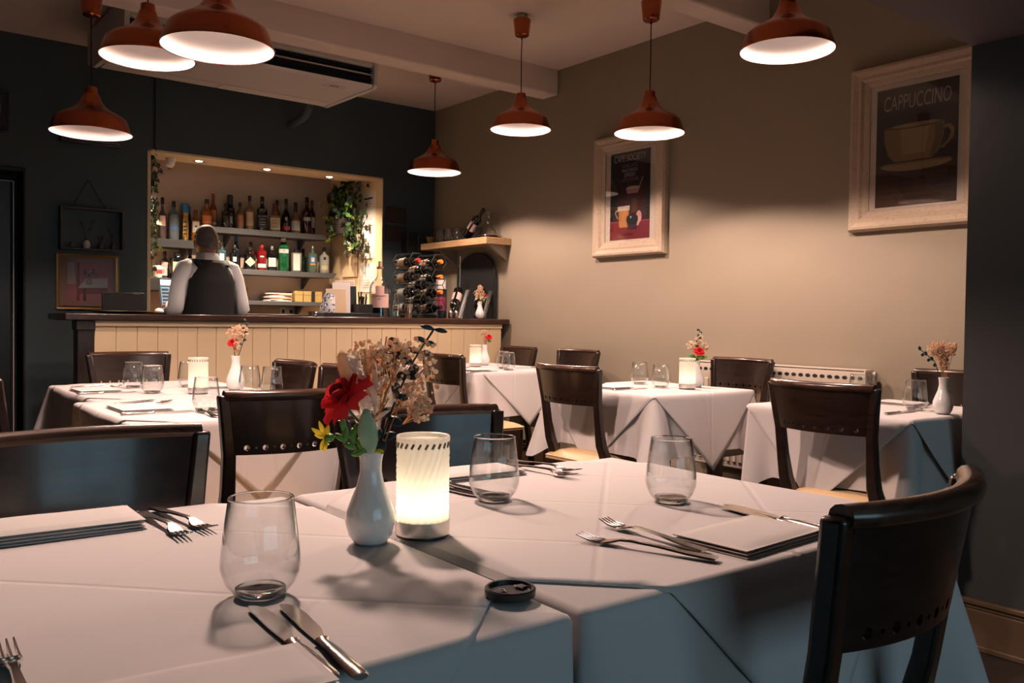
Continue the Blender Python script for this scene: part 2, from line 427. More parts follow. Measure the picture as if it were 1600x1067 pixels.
# ------------------------------------------------------------------ tables, cloths
TZ = 0.765
def make_table(x0, x1, y0, y1, tlabel, clabel, olabel, drop, hd, join='', seed=0, bulge=1.0):
    """join: sides ('L','R','N','F') pushed against another table"""
    cx, cy = (x0 + x1) / 2, (y0 + y1) / 2; hw, hh = (x1 - x0) / 2, (y1 - y0) / 2
    t = thing('dining_table', tlabel, 'table', (cx, cy, 0), 0, 'dining tables')
    MB().box((-hw + .006, -hh + .006, TZ - .035), (hw - .006, hh - .006, TZ - .006)).build('tabletop', M['post_wood'], t, bevel=.004)
    MB().lathe([(0, .03), (.05, .03), (.042, .06), (.034, .10), (.034, TZ - .06), (.09, TZ - .05), (.09, TZ - .035), (0, TZ - .035)], 20).build('pedestal', M['post_wood'], t)
    for k in range(4):
        Mr = Matrix.Rotation(k * pi / 2 + pi / 4, 4, 'Z')
        MB().add([Mr @ Vector(p) for p in ((.02, -.03, .03), (.27, -.022, 0), (.27, .022, 0), (.02, .03, .03), (.02, -.03, .075), (.27, -.022, .022), (.27, .022, .022), (.02, .03, .075))], [(3,2,1,0),(4,5,6,7),(0,1,5,4),(1,2,6,5),(2,3,7,6),(3,0,4,7)]).build('foot', M['post_wood'], t, bevel=.003)
    # undercloth
    rg = random.Random(seed); ph = rg.uniform(0, 6); rc = .016
    per = []   # (x, y, nx, ny, corner distance, side)
    sides = [('N', (-hw, -hh), (1, 0), (0, -1), 2 * hw), ('R', (hw, -hh), (0, 1), (1, 0), 2 * hh), ('F', (hw, hh), (-1, 0), (0, 1), 2 * hw), ('L', (-hw, hh), (0, -1), (-1, 0), 2 * hh)]
    order = ['N', 'R', 'F', 'L']; S0 = 0
    for si, (nm, st, dr, nn, ln) in enumerate(sides):
        m = int(ln / .02)
        for k in range(m + 1):
            q = rc + (ln - 2 * rc) * k / m
            cprev = order[si - 1] in join or nm in join; cnext = order[(si + 1) % 4] in join or nm in join
            per.append((st[0] + dr[0] * q, st[1] + dr[1] * q, nn[0], nn[1], q, ln - q, nm, cprev, cnext, S0 + q))
        # corner arc
        nx2 = sides[(si + 1) % 4][3]
        for k in (1, 2, 3):
            a = k / 4
            n_ = Vector((nn[0] * cos(a * pi / 2) + nx2[0] * sin(a * pi / 2), nn[1] * cos(a * pi / 2) + nx2[1] * sin(a * pi / 2)))
            c_ = (st[0] + dr[0] * (ln - rc) - nn[0] * rc, st[1] + dr[1] * (ln - rc) - nn[1] * rc)
            jn = nm in join or order[(si + 1) % 4] in join
            per.append((c_[0] + n_[0] * rc, c_[1] + n_[1] * rc, n_[0], n_[1], 0.0, 0.0, 'C', jn, jn, S0 + ln))
        S0 += ln
    nper = len(per); NL = 12
    def skirt(u, j):
        x, y, nx, ny, d0, d1, nm, jp, jn, s = per[u]
        if j == 0: return (x - nx * .012, y - ny * .012, TZ)
        if j == 1: return (x - nx * .003, y - ny * .003, TZ - .004)
        t_ = (j - 2) / (NL - 2)
        dc = min(d0, d1); jc = jp if d0 <= d1 else jn
        joined = nm in join
        fl = 0.0 if joined else (.032 if bulge > .5 else .012) * t_
        wv = 0.0 if joined else .006 * t_ * sin(s * 19 + ph)
        g = 0.0; dz = drop
        if not jc:
            g = bulge * .075 * t_ * math.exp(-(dc / .05) ** 2) - .03 * t_ * math.exp(-((dc - .10) / .035) ** 2)
            dz = drop * (1 + .30 * math.exp(-(dc / .07) ** 2))
        elif not joined:
            g = -.03 * t_ * math.exp(-(dc / .03) ** 2)
        if joined: dz = min(drop, .10)
        if joined: fl = -.002
        r_ = fl + wv + g
        return (x + nx * r_, y + ny * r_, TZ - .010 - (dz - .01) * t_ + (0 if joined else .006 * t_ * sin(s * 7 + ph)))
    b = MB()
    v = [skirt(u, j) for j in range(NL + 1) for u in range(nper)]
    f = [(j * nper + u, j * nper + (u + 1) % nper, (j + 1) * nper + (u + 1) % nper, (j + 1) * nper + u) for j in range(NL) for u in range(nper)]
    f.append(tuple(range(nper)))
    b.add(v, f)
    o = b.build('tablecloth', M['cloth'], loc=(cx, cy, 0), angle=60); tag(o, clabel, 'tablecloth', 'white undercloths')
    # diamond overlay, laid at 45 degrees
    def fold(e_):
        R_ = .012
        if e_ < R_ * pi / 2: return R_ * sin(e_ / R_), -(R_ - R_ * cos(e_ / R_))
        return R_ + .036 * (e_ / drop), -(R_ + e_ - R_ * pi / 2)
    def ov(x, y):
        z = TZ + .0022 + .0010 * sin(x * 9 + ph) * sin(y * 11 + ph)
        X, Y = x, y
        ex = abs(x) - (hw - .010); ey = abs(y) - (hh - .010)
        if ex > 1e-9:
            sg = 1 if x > 0 else -1
            if ('R' if x > 0 else 'L') in join: z -= min(.008, ex)
            else:
                o_, dz = fold(ex); X = sg * (hw - .010 + o_ + .006 * ex / drop * sin(y * 17 + ph)); z += dz
        if ey > 1e-9:
            sg = 1 if y > 0 else -1
            if ('F' if y > 0 else 'N') in join: z -= min(.008, ey)
            else:
                o_, dz = fold(ey); Y = sg * (hh - .010 + o_ + .006 * ey / drop * sin(x * 17 + ph)); z += dz
        return (X, Y, z)
    def cuts(lo, hi, h):
        # samples from lo to hi, dense just outside the folds at -h and +h
        n1 = 16; out = []
        l = min(lo, -0.0); a_ = max(lo, -h); c_ = min(hi, h)
        out += [a_ + (lo - a_) * (1 - k / n1) ** 1.6 for k in range(n1)]
        out += [a_ + (c_ - a_) * k / 24 for k in range(25)]
        out += [c_ + (hi - c_) * ((k + 1) / n1) ** 1.6 for k in range(n1)]
        return out
    b = MB()
    xs = cuts(-min(hd, hw - .001 if 'L' in join else 9), min(hd, hw - .001 if 'R' in join else 9), hw - .010)
    cols = []
    for x in xs:
        Ym = hd - abs(x)
        cols.append([ov(x, y) for y in cuts(-min(Ym, hh - .001 if 'N' in join else 9), min(Ym, hh - .001 if 'F' in join else 9), hh - .010)])
    nr = len(cols[0])
    b.add([p for c in cols for p in c], [(i * nr + j, (i + 1) * nr + j, (i + 1) * nr + j + 1, i * nr + j + 1) for i in range(len(cols) - 1) for j in range(nr - 1)])
    o = b.build('overlay_cloth', M['overlay'], loc=(cx, cy, 0), angle=70, solid=.0018, weld=True); tag(o, olabel, 'tablecloth', 'white diamond overlay cloths')
    return t
def table_set(where, *a, **k):
    return make_table(*a, 'dark table under white cloths, ' + where, 'white undercloth of the table ' + where, 'white diamond cloth over the table ' + where, **k)
table_set('front right half of the nearest pair', .638, 1.43, .69, 1.46, drop=.262, hd=.645, join='L', seed=1)
table_set('front left half of the nearest pair', -.16, .630, .69, 1.46, drop=.262, hd=.640, join='R', seed=2)
table_set('near half of the left back pair', .665, 1.40, 2.62, 3.415, drop=.260, hd=.64, join='F', seed=3)
table_set('far half of the left back pair, by the bar', .735, 1.44, 3.425, 4.28, drop=.260, hd=.66, join='N', seed=4)
table_set('in the far corner below the wine rack', 2.96, 3.74, 4.18, 5.12, drop=.260, hd=.80, seed=5)
table_set('in the middle of the right wall', 2.72, 3.40, 2.53, 3.23, drop=.260, hd=.69, seed=6)
table_set('beside the dark pier on the right', 2.80, 3.46, 1.46, 2.12, drop=.260, hd=.665, seed=7, bulge=.1)

# ------------------------------------------------------------------ chairs
def chair_proto(label):
    t = thing('dining_chair', label, 'chair', (0, 0, 0), 0, 'dark wooden dining chairs')
    ZT, ZB = .872, .716
    def S(u, z, w=0.0):
        hw = .181 + .014 * (z - ZB) / (ZT - ZB)
        return Vector((u * hw, -.200 - (z - .48) * .16 + .048 * u * u + w, z))
    TH = .020
    # back panel with a row of drilled holes along its lower edge
    b = MB()
    zh0, zh1 = ZB + .004, ZB + .034
    def quad(u0, u1, z0, z1, nu, nz):
        b.grid(nu, nz, lambda a, c: S(u0 + (u1 - u0) * a, z0 + (z1 - z0) * c, 0))
        b.grid(nu, nz, lambda a, c: S(u0 + (u1 - u0) * (1 - a), z0 + (z1 - z0) * c, -TH))
    quad(-.94, .94, zh1, ZT, 16, 4)
    quad(-.94, .94, ZB, zh0, 16, 1)
    nc = 13; U0, U1 = -.80, .80
    quad(-.94, U0, zh0, zh1, 2, 1); quad(U1, .94, zh0, zh1, 2, 1)
    cw = (U1 - U0) / nc; K = 16
    for k in range(nc):
        u0 = U0 + cw * k; uc = u0 + cw / 2; zc = (zh0 + zh1) / 2
        r = .0078 if k % 2 == 0 else .0034
        sq = []; ci = []
        for q in range(K):
            a = 2 * pi * q / K + pi / 4
            m_ = max(abs(cos(a)), abs(sin(a)))
            sq.append((uc + cos(a) / m_ * cw / 2, zc + sin(a) / m_ * (zh1 - zh0) / 2))
            ci.append((uc + cos(a) * r / .2, zc + sin(a) * r))
        for w in (0, -TH):
            v = [S(u, z, w) for u, z in sq + ci]
            b.add(v, [(q, (q + 1) % K, (q + 1) % K + K, q + K) for q in range(K)])
        b.add([S(u, z, 0) for u, z in ci] + [S(u, z, -TH) for u, z in ci], [(q, (q + 1) % K, (q + 1) % K + K, q + K) for q in range(K)])
    # closing edges
    b.grid(16, 1, lambda a, c: S(-.94 + 1.88 * a, ZB, -TH * c))
    b.build('back_panel', M['chair'], t, angle=45)
    # rolled top rail
    b = MB()
    n = 22
    def rail(a, c):
        u = -1 + 2 * a; p = S(u, ZT + .002, -TH / 2 - .004); q = 2 * pi * c
        rx, rz = .0185 * (1 if abs(u) < .98 else .8), .0145
        return (p.x, p.y + rx * cos(q), p.z + rz * sin(q))
    b.grid(n, 12, rail)
    m0 = len(b.v); 
    b.add([rail(0, j / 12) for j in range(12)], [tuple(range(12))]); b.add([rail(1, j / 12) for j in range(12)], [tuple(range(12))])
    b.build('top_rail', M['rail'], t, angle=50)
    # rear posts running down into the back legs
    for s in (-1, 1):
        b = MB(); ks = [(ZT + .003, 1.0, .030), (.80, .98, .031), (ZB, .955, .034), (.62, .94, .037), (.54, .93, .043), (.49, .94, .050), (.44, .945, .048), (.30, .95, .038), (.12, .97, .032), (0, .99, .030)]
        v = []
        for z, u, wd in ks:
            p = S(s * u, max(z, .44)); y = p.y - TH / 2
            if z < .56: y += .022 * (1 - abs(z - .48) / .08) if z > .40 else 0
            if z < .44: y = S(s * u, .44).y - TH / 2 - (.44 - z) * .16
            x = s * u * (.181 + .014 * max(0, (z - ZB) / (ZT - ZB)))
            dp = .030 if z > .6 else .036
            for ax, ay in ((-1, -1), (1, -1), (1, 1), (-1, 1)): v.append((x + ax * wd / 2, y + ay * dp / 2, z))
        m = len(ks); f = [(0, 1, 2, 3), tuple(4 * (m - 1) + i for i in (3, 2, 1, 0))]
        for j in range(m - 1):
            for i in range(4): f.append((4 * j + i, 4 * j + (i + 1) % 4, 4 * j + 4 + (i + 1) % 4, 4 * j + 4 + i))
        b.add(v, f); b.build('rear_post', M['chair'], t, angle=30, bevel=.006)
        b = MB(); x = s * .175
        b.add([(x + ax * w_ / 2, .185 + ay * w_ / 2, z) for z, w_ in ((.44, .044), (.0, .030)) for ax, ay in ((-1, -1), (1, -1), (1, 1), (-1, 1))],
              [(0, 1, 2, 3), (7, 6, 5, 4)] + [(i, (i + 1) % 4, 4 + (i + 1) % 4, 4 + i) for i in range(4)])
        b.build('front_leg', M['chair'], t, bevel=.004)
        MB().box((s * .178 - .010, -.18, .20), (s * .178 + .010, .175, .228)).build('stretcher', M['chair'], t, bevel=.003)
    MB().box((-.195, -.185, .395), (.195, -.165, .45)).box((-.197, .185, .395), (.197, .207, .45)).box((-.197, -.18, .395), (-.177, .2, .45)).box((.177, -.18, .395), (.197, .2, .45)).build('seat_frame', M['chair'], t, bevel=.003)
    def cush(a, c):
        u = 2 * a - 1; w = 2 * c - 1
        e = max(abs(u), abs(w)); h = .036 * (1 - e ** 6) * (1 - .12 * (u * u + w * w))
        return (u * (.203 - .012 * max(0, -w)), .012 + w * .20, .464 + max(0, h))
    b = MB(); b.grid(18, 18, cush); b.box((-.19, -.183, .444), (.19, .207, .4645)); b.build('seat_cushion', M['seat'], t, angle=60)
    return t
CH = chair_proto('dark chair seen from behind at the right front corner of the nearest table')
CH.location = (1.014, .768, 0); CH.rotation_euler = (0, 0, radians(7))
bpy.context.view_layer.update()
for o_ in [CH] + children(CH): KIDS[o_.name] = children(o_)
CHAIRS = [
    (.32, 1.345, 180, 'dark chair at the far side of the nearest table, cut by the left frame edge'),
    (1.00, 1.375, 180, 'dark chair behind the white vase and ribbed lamp of the nearest table'),
    (.985, 2.46, 0, 'dark chair seen from behind at the near end of the left back tables'),
    (1.205, 4.56, 181, 'dark chair at the far end of the left back tables, against the bar'),
    (1.37, 3.63, 90, 'dark chair right of the vase on the left back tables, its back curling sideways'),
    (1.40, 3.205, 90, 'dark chair mostly hidden behind the big dried flowers, right of the left back tables'),
    (.62, 3.32, -90, 'dark chair at the extreme left edge, of which only one post shows'),
    (2.93, 4.13, -90, 'dark chair seen from behind at the left of the far corner table'),
    (2.84, 4.72, -90, 'small dark chair top behind the dried flowers, in front of the bar'),
    (3.75, 4.40, 90, 'dark chair against the right wall, nearer one of the far corner table'),
    (3.74, 5.04, 90, 'dark chair against the right wall next to the bar end'),
    (2.77, 2.885, -90, 'dark chair seen from behind at the left of the middle right table'),
    (3.74, 3.04, 90, 'dark chair between the middle right table and the wall radiator'),
    (2.86, 1.69, -90, 'dark chair seen from behind in front of the table beside the pier'),
    (3.62, 1.80, 90, 'dark chair mostly hidden behind the pier and its white flower vase'),
]
for x, y, a, lb in CHAIRS: copy_tree(CH, (x, y, 0), radians(a), lb)
# ------------------------------------------------------------------ bar counter
CT = 1.085
bar = thing('bar_counter', 'bar counter with cream plank front and dark wooden top', 'counter', (0, 5.36, 0))
MB().box((1.0, -.035, 1.045), (4.10, .46, CT)).build('worktop', M['bar_top'], bar, bevel=.006)
MB().box((1.155, .018, 0), (4.06, .42, 1.045)).build('carcass', M['post_wood'], bar, smooth=False)
for k in range(25):
    x0 = 1.157 + k * .1155
    MB().box((x0 + .0012, 0, .12), (x0 + .1143, .016, 1.043)).build('plank', M['cream'], bar, bevel=.0025)
MB().box((1.157, -.012, 1.012), (4.045, .0, 1.045)).build('top_moulding', M['cream'], bar, bevel=.004)
MB().box((1.157, -.008, 0), (4.045, .004, .12)).build('kickboard', M['skirting'], bar, bevel=.003)
MB().box((1.068, -.01, 0), (1.157, .10, 1.045)).box((1.06, -.018, 0), (1.165, .1, .10)).box((1.06, -.018, .99), (1.160, .1, 1.045)).build('corner_post', M['post_wood'], bar, bevel=.004)

# ------------------------------------------------------------------ back shelves
M['slate'] = mat('dark_shelf_paint', (0.065, 0.066, 0.07), 0.4, var=0.08)
M['shelf_dark'] = mat('black_shelf_paint', (0.02, 0.02, 0.022), 0.45, var=0.1)
def shelf(x0, x1, y0, z1, th, m, label, brackets=True):
    t = thing('wall_shelf', label, 'shelf', (0, 0, z1))
    MB().add([(x0, y0, -th), (x1 - .03, y0, -th), (x1 - .10, 7.42, -th), (x0, 7.42, -th), (x0, y0, 0), (x1, y0, 0), (x1, 7.42, 0), (x0, 7.42, 0)], [(3,2,1,0),(4,5,6,7),(0,1,5,4),(1,2,6,5),(2,3,7,6),(3,0,4,7)]).build('board', m, t, bevel=.002)
    for k in range(2 if brackets else 0):
        xb = x0 + (x1 - x0) * (.2 + .6 * k)
        MB().add([(xb - .01, 7.42, -th), (xb - .01, 7.28, -th), (xb - .01, 7.42, -th - .10), (xb + .01, 7.42, -th), (xb + .01, 7.28, -th), (xb + .01, 7.42, -th - .10)], [(0,1,2),(5,4,3),(0,3,4,1),(1,4,5,2),(2,5,3,0)]).build('bracket', m, t, smooth=False)
    return t
shelf(2.40, 3.52, 7.20, 1.815, .048, M['slate'], 'long grey bottle shelf, upper one on the bar back wall')
shelf(2.40, 3.57, 7.20, 1.477, .045, M['slate'], 'long grey bottle shelf, middle one on the bar back wall')
shelf(2.40, 3.50, 7.20, 1.214, .035, M['slate'], 'lowest grey shelf holding papers and gold boxes')
shelf(1.78, 2.38, 7.20, 1.688, .065, M['shelf_dark'], 'short black bottle shelf left of the barman')
shelf(1.78, 2.38, 7.20, 1.377, .10, M['shelf_dark'], 'lower short black shelf behind the laptop')

# ------------------------------------------------------------------ bottles
def dark(n, c, r=.10): return mat(n, tuple(v * .55 for v in c), r, var=.05, coat=.5)
BM = {
    'amber': dark('amber_spirit', (.42, .13, .025)), 'orange': dark('orange_spirit', (.52, .17, .03)), 'blackg': dark('black_glass', (.006, .008, .009)),
    'greeng': dark('dark_green_glass', (.010, .030, .018)), 'green': dark('green_gin_glass', (.010, .15, .05)), 'red': dark('red_gin_glass', (.30, .012, .018)),
    'claret': dark('dark_red_spirit', (.05, .008, .010)), 'navy': dark('navy_glass', (.008, .020, .045)), 'blue': dark('pale_blue_glass', (.05, .13, .17)),
    'straw': dark('straw_spirit', (.36, .22, .10)), 'clear': dark('clear_spirit', (.30, .30, .27)), 'frost': dark('frosted_blue_glass', (.17, .22, .26), .3),
    'white': dark('white_ceramic_bottle', (.72, .70, .64), .25), 'gold': mat('gold_foil', (.75, .48, .16), .22, 1.0, var=.1), 'palegreen': dark('pale_green_glass', (.14, .24, .16)),
    'clearpink': dark('dim_clear_glass', (.16, .11, .11)),
    'wine': dark('wine_bottle_glass', (.008, .010, .008), .10),
}
CM = {'k': mat('black_cap', (.012, .012, .013), .4), 'r': mat('red_cap', (.45, .03, .02), .35), 'b': mat('blue_cap', (.02, .13, .30), .35), 'w': mat('white_cap', (.75, .73, .70), .4),
      'br': mat('brown_cap', (.10, .03, .02), .4), 'g': mat('grey_foil', (.35, .33, .31), .3, .8), 'o': mat('orange_cap', (.85, .22, .04), .35), 'dr': mat('dark_red_cap', (.14, .02, .02), .35)}
LM = {'w': mat('white_label', (.55, .52, .48), .6), 'c': mat('cream_label', (.54, .44, .30), .6), 'k': mat('black_label', (.012, .012, .012), .5), 'p': mat('pink_label', (.72, .46, .42), .6),
      'r': mat('red_label', (.50, .03, .03), .5), 'cu': mat('copper_label', (.50, .20, .13), .35, .6), 't': mat('tan_label', (.52, .36, .26), .6), 'g': mat('grey_label', (.5, .48, .45), .6),
      'o': mat('orange_label', (.6, .2, .06), .5), 'b': mat('blue_label', (.05, .12, .3), .5)}
INK = mat('black_ink', (.01, .01, .01), .6); INKW = mat('white_ink', (.8, .78, .74), .6)
def arc_label(b, r, z0, z1, half, sq=0, off=.0012):
    def fn(a, c):
        q = -pi / 2 + (a * 2 - 1) * half; ca, sa = cos(q), sin(q)
        k = 1.0 / (abs(ca) ** sq + abs(sa) ** sq) ** (1 / sq) if sq else 1.0
        return ((r * k + off) * ca, (r * k + off) * sa, z0 + (z1 - z0) * c)
    b.grid(12, 1, fn)
def bottle(x, y, z, h, r, body, cap, lab, label, sh=.60, nk=.74, nr=None, sq=0, capf=.84, group='spirit bottles on the back bar', rot=None, name='liquor_bottle', cat='bottle', text=None):
    t = thing(name, label, cat, (x, y, z), -math.atan2(x, y) * .8, group, rot)
    nr = nr or max(.011, r * .33)
    bo = MB().lathe([(0, .002), (r * .9, 0), (r, .006), (r, sh * h), (r * .95, sh * h + .012), (r * .78, sh * h + (nk - sh) * h * .45), (nr * 1.3, nk * h - .004), (nr * 1.05, nk * h + .008), (nr, .87 * h), (0, .87 * h)], 20, sq=sq).build('body', BM[body], t, angle=50)
    MB().lathe([(0, capf * h), (nr * 1.18, capf * h), (nr * 1.22, capf * h + .003), (nr * 1.2, h - .003), (nr * 1.05, h), (0, h)], 14).build('cap', CM[cap], t)
    for (lm, f0, f1, half) in lab:
        b = MB(); arc_label(b, r, f0 * h, f1 * h, half, sq); lo = b.build('label', LM[lm], bo, angle=60)
    if text:
        for body_, fz, sz, ink in text:
            text_mesh('lettering', body_, sz, ink, bo, (0, -(r + .0032) , fz * h), (pi / 2, 0, 0), extrude=.0001)
    return t
YS = 7.30
BOT = [
    # x, z, h, r, body, cap, labels, label text, options
    (2.435, 1.815, .230, .045, 'orange', 'k', [('o', .12, .40, .9)], 'squat amber whisky bottle with black cap above the barman', dict(sh=.52, nk=.68)),
    (2.505, 1.815, .288, .032, 'amber', 'r', [('o', .25, .52, .8), ('w', .10, .17, .8)], 'tall amber bottle with red cap above the barman', dict(sh=.5, nk=.72, dy=.05)),
    (2.584, 1.815, .206, .034, 'greeng', 'k', [('k', .2, .5, .7)], 'short dark bottle left of a tall black one on the upper shelf', dict(dy=-.03)),
    (2.640, 1.815, .288, .038, 'blackg', 'k', [('w', .16, .36, .35)], 'tall black bottle with long black cap on the upper shelf', dict(sh=.58, nk=.72, nr=.019, capf=.68, dy=.03)),
    (2.716, 1.815, .230, .0325, 'straw', 'k', [('cu', .15, .52, .9)], 'slim whisky bottle with a shiny copper label', dict(sh=.55)),
    (2.799, 1.815, .294, .037, 'straw', 'k', [('t', .12, .52, .95)], 'tall whisky bottle with a large tan label', dict(sh=.56, nk=.70)),
    (2.910, 1.815, .297, .043, 'blackg', 'k', [('k', .10, .46, .8)], 'square black-labelled whiskey bottle with white lettering', dict(sh=.60, nk=.72, sq=5, text=[("JACK DANIEL'S", .42, .011, INKW), ('Old No.7', .33, .012, INKW), ('Tennessee', .25, .013, INKW), ('WHISKEY', .18, .012, INKW)])),
    (3.025, 1.813, .252, .046, 'straw', 'dr', [('c', .08, .48, .8)], 'square bourbon bottle with cream label and dark red cap', dict(sh=.50, nk=.62, sq=5, nr=.015, capf=.70, text=[("Maker's", .40, .016, INK), ('Mark', .31, .018, INK), ('WHISKY', .17, .011, INK)])),
    (3.075, 1.813, .290, .026, 'amber', 'k', [('t', .3, .5, .7)], 'slender amber bottle peeping out behind the cream-labelled bourbon', dict(dy=.075)),
    (3.122, 1.812, .300, .039, 'blackg', 'k', [('r', .09, .20, .95), ('t', .36, .46, .22)], 'black cognac bottle with a red band', dict(sh=.42, nk=.66, dy=-.01)),
    (3.215, 1.812, .278, .045, 'straw', 'k', [('w', .10, .40, .95)], 'round bottle with white label and tall black stopper', dict(sh=.42, nk=.60, nr=.014, capf=.68)),
    (3.322, 1.812, .335, .042, 'claret', 'k', [('w', .36, .46, .85)], 'tall dark red bottle with a white strip label, right on the upper shelf', dict(sh=.58, nk=.72)),
    (3.392, 1.812, .318, .029, 'claret', 'dr', [('w', .22, .52, .8)], 'slim dark red bottle at the right end of the upper shelf', dict(dy=.045)),
    (2.080, 1.688, .338, .030, 'clearpink', 'k', [('p', .32, .56, .8)], 'dim clear bottle with pink label next to the left ivy', dict(sh=.56, nk=.70)),
    (2.169, 1.688, .316, .040, 'frost', 'k', [('b', .26, .36, .9)], 'frosted blue-grey vodka bottle with black stopper', dict(sh=.62, nk=.78, sq=3)),
    (2.258, 1.688, .306, .031, 'gold', 'b', [('k', .16, .20, .4), ('k', .26, .30, .4), ('k', .36, .40, .4), ('k', .48, .52, .4)], 'shiny gold cylindrical bottle with blue cap', dict(sh=.70, nk=.745, nr=.024, capf=.75)),
    (2.300, 1.688, .296, .026, 'navy', 'b', [], 'thin navy bottle with blue cap directly behind the gold one', dict(sh=.66, nk=.76, nr=.019, capf=.78, dy=.07)),
    (2.345, 1.688, .262, .037, 'amber', 'br', [('w', .28, .62, .8), ('k', .44, .50, .25)], 'amber bottle with a white emblem label beside the gold bottle', dict(sh=.62, nk=.74)),
    (2.560, 1.477, .228, .036, 'blue', 'k', [('w', .16, .55, .45)], 'pale blue gin bottle with white label at the barman\'s shoulder', dict(sh=.60, nk=.76, sq=4)),
    (2.655, 1.477, .200, .040, 'blackg', 'k', [('w', .12, .2, .3), ('g', .3, .5, .35)], 'squat black bottle with silver print on the middle shelf', dict(dy=-.04)),
    (2.700, 1.477, .285, .036, 'navy', 'b', [], 'tall navy bottle with blue foil behind the squat black one', dict(sh=.55, nk=.72, dy=.045)),
    (2.792, 1.477, .192, .049, 'blackg', 'k', [], 'squat black apothecary bottle with a cream diamond label', dict(sh=.60, nk=.72, nr=.017, diamond=True, dy=-.03)),
    (2.832, 1.477, .246, .031, 'red', 'br', [('k', .3, .5, .4)], 'red bottle half hidden behind the diamond-labelled bottle', dict(dy=.06)),
    (2.908, 1.477, .234, .041, 'red', 'r', [('w', .10, .24, .95), ('w', .48, .53, .4)], 'clear red gin bottle with a white band and red cap', dict(sh=.66, nk=.80)),
    (3.000, 1.478, .212, .039, 'blackg', 'g', [('g', .16, .52, .7)], 'black square bottle with silver-grey label', dict(sh=.60, nk=.72, sq=5)),
    (3.105, 1.478, .292, .045, 'green', 'w', [('w', .54, .66, .85), ('r', .60, .63, .12)], 'bright green gin bottle with white cap', dict(sh=.72, nk=.86, sq=4, capf=.87, nr=.018)),
    (3.162, 1.478, .208, .018, 'amber', 'r', [], 'thin amber miniature bottle right of the green gin', dict(dy=.07)),
    (3.225, 1.478, .198, .047, 'clear', 'k', [('w', .06, .80, .55)], 'clear square gin bottle with tall white label', dict(sh=.78, nk=.84, sq=5, nr=.017)),
    (3.320, 1.479, .214, .035, 'greeng', 'k', [], 'dark green bottle behind the round blue-and-orange label', dict(dy=.07)),
    (3.370, 1.479, .233, .042, 'palegreen', 'g', [('b', .34, .62, .6), ('w', .40, .56, .35), ('o', .28, .34, .5)], 'pale green bottle with blue, white and orange label', dict(sh=.66, nk=.78, dy=-.02)),
    (3.494, 1.480, .231, .044, 'white', 'k', [('k', .50, .62, .25), ('c', .12, .28, .7)], 'white ceramic bottle at the right end of the middle shelf', dict(sh=.62, nk=.76)),
    (2.110, 1.377, .222, .034, 'clearpink', 'k', [('p', .1, .6, .8)], 'dusty pink bottle on the lower black shelf', dict(dy=.04)),
    (2.190, 1.377, .215, .060, 'blackg', 'k', [('c', .06, .62, .55)], 'wide black bottle with cream label above the laptop', dict(sh=.70, nk=.80, sq=5, nr=.022, dy=-.03)),
    (2.300, 1.377, .250, .037, 'blackg', 'k', [], 'plain black bottle next to the barman\'s ear', {}),
]
for x, z, h, r, bd, cp, lb, lt, op in BOT:
    op = dict(op); dy = op.pop('dy', 0); dm = op.pop('diamond', False)
    t = bottle(x, YS + dy, z + .0005, h, r, bd, cp, lb, lt, **op)
    if dm:
        MB().slab([(0, -r - .002, .12 * h), (.042, -r - .001, .33 * h), (0, -r - .002, .56 * h), (-.042, -r - .001, .33 * h)], (0, -1, 0), .001).build('label', LM['c'], t, smooth=False)
        text_mesh('lettering', "HENDRICK'S", .011, INK, t, (0, -r - .0034, .34 * h), (pi / 2, 0, 0), extrude=.0001)
# mug, papers, gift boxes, card, socket
t = thing('mug', 'white mug with red print at the left end of the lower black shelf', 'mug', (2.03, 7.26, 1.3775))
MB().lathe([(0, .003), (.034, .003), (.038, .01), (.040, .098), (.036, .098), (.034, .012), (0, .010)], 24).build('cup', M['porcelain'], t)
b = MB(); arc_label(b, .0395, .035, .065, .9); b.build('print', LM['r'], t)
b = MB(); b.tube([(.038, 0, .08), (.06, 0, .078), (.068, 0, .055), (.06, 0, .03), (.038, 0, .026)], .005, 8); b.build('handle', M['porcelain'], t)
PAPER = mat('paper_white', (.74, .70, .66), .8, var=.03); CARD = mat('cream_card', (.70, .52, .34), .7, var=.05); KRAFT = mat('brown_card', (.42, .24, .10), .7, var=.08)
GOLDBOX = mat('gold_card', (.50, .36, .14), .45, .35, var=.1); PINKP = mat('pink_paper', (.68, .44, .40), .8)
for k in range(7):
    w_ = .11 - .006 * (k % 3)
    o = MB().box((-w_, -.08, 0), (w_, .075, .0095)).build('booklet', [PAPER, PINKP, KRAFT][k % 3], loc=(3.05 + .008 * (k % 3), 7.32, 1.215 + k * .0102), rot=(0, 0, .12 * sin(k * 2.3)), bevel=.001)
    tag(o, ['bottom', 'second', 'third', 'middle', 'fifth', 'sixth', 'top'][k] + ' booklet of the paper stack on the lowest bar shelf', 'booklet', 'stack of booklets')
for k, (xx, m_) in enumerate(((3.235, GOLDBOX), (3.318, GOLDBOX), (3.418, GOLDBOX))):
    t = thing('gift_box', ['left', 'middle', 'right'][k] + ' one of three small gold boxes on the lowest bar shelf', 'box', (xx, 7.31, 1.2145), 0, 'gold boxes')
    MB().box((-.038, -.05, 0), (.038, .05, .075)).build('base', m_, t, bevel=.002); MB().box((-.0395, -.0515, .06), (.0395, .0515, .095)).build('lid', m_, t, bevel=.002)
o = MB().box((-.016, -.06, 0), (.016, .06, .095)).build('box_file', M['black'], loc=(3.368, 7.31, 1.2145), bevel=.002); tag(o, 'narrow black box between the gold boxes', 'box')
o = MB().box((-.028, -.004, 0), (.028, .004, .115)).build('menu_card', KRAFT, loc=(2.775, 7.33, 1.2145), rot=(radians(-6), 0, radians(10)), bevel=.001); tag(o, 'brown card standing beside the barman\'s right arm', 'card')
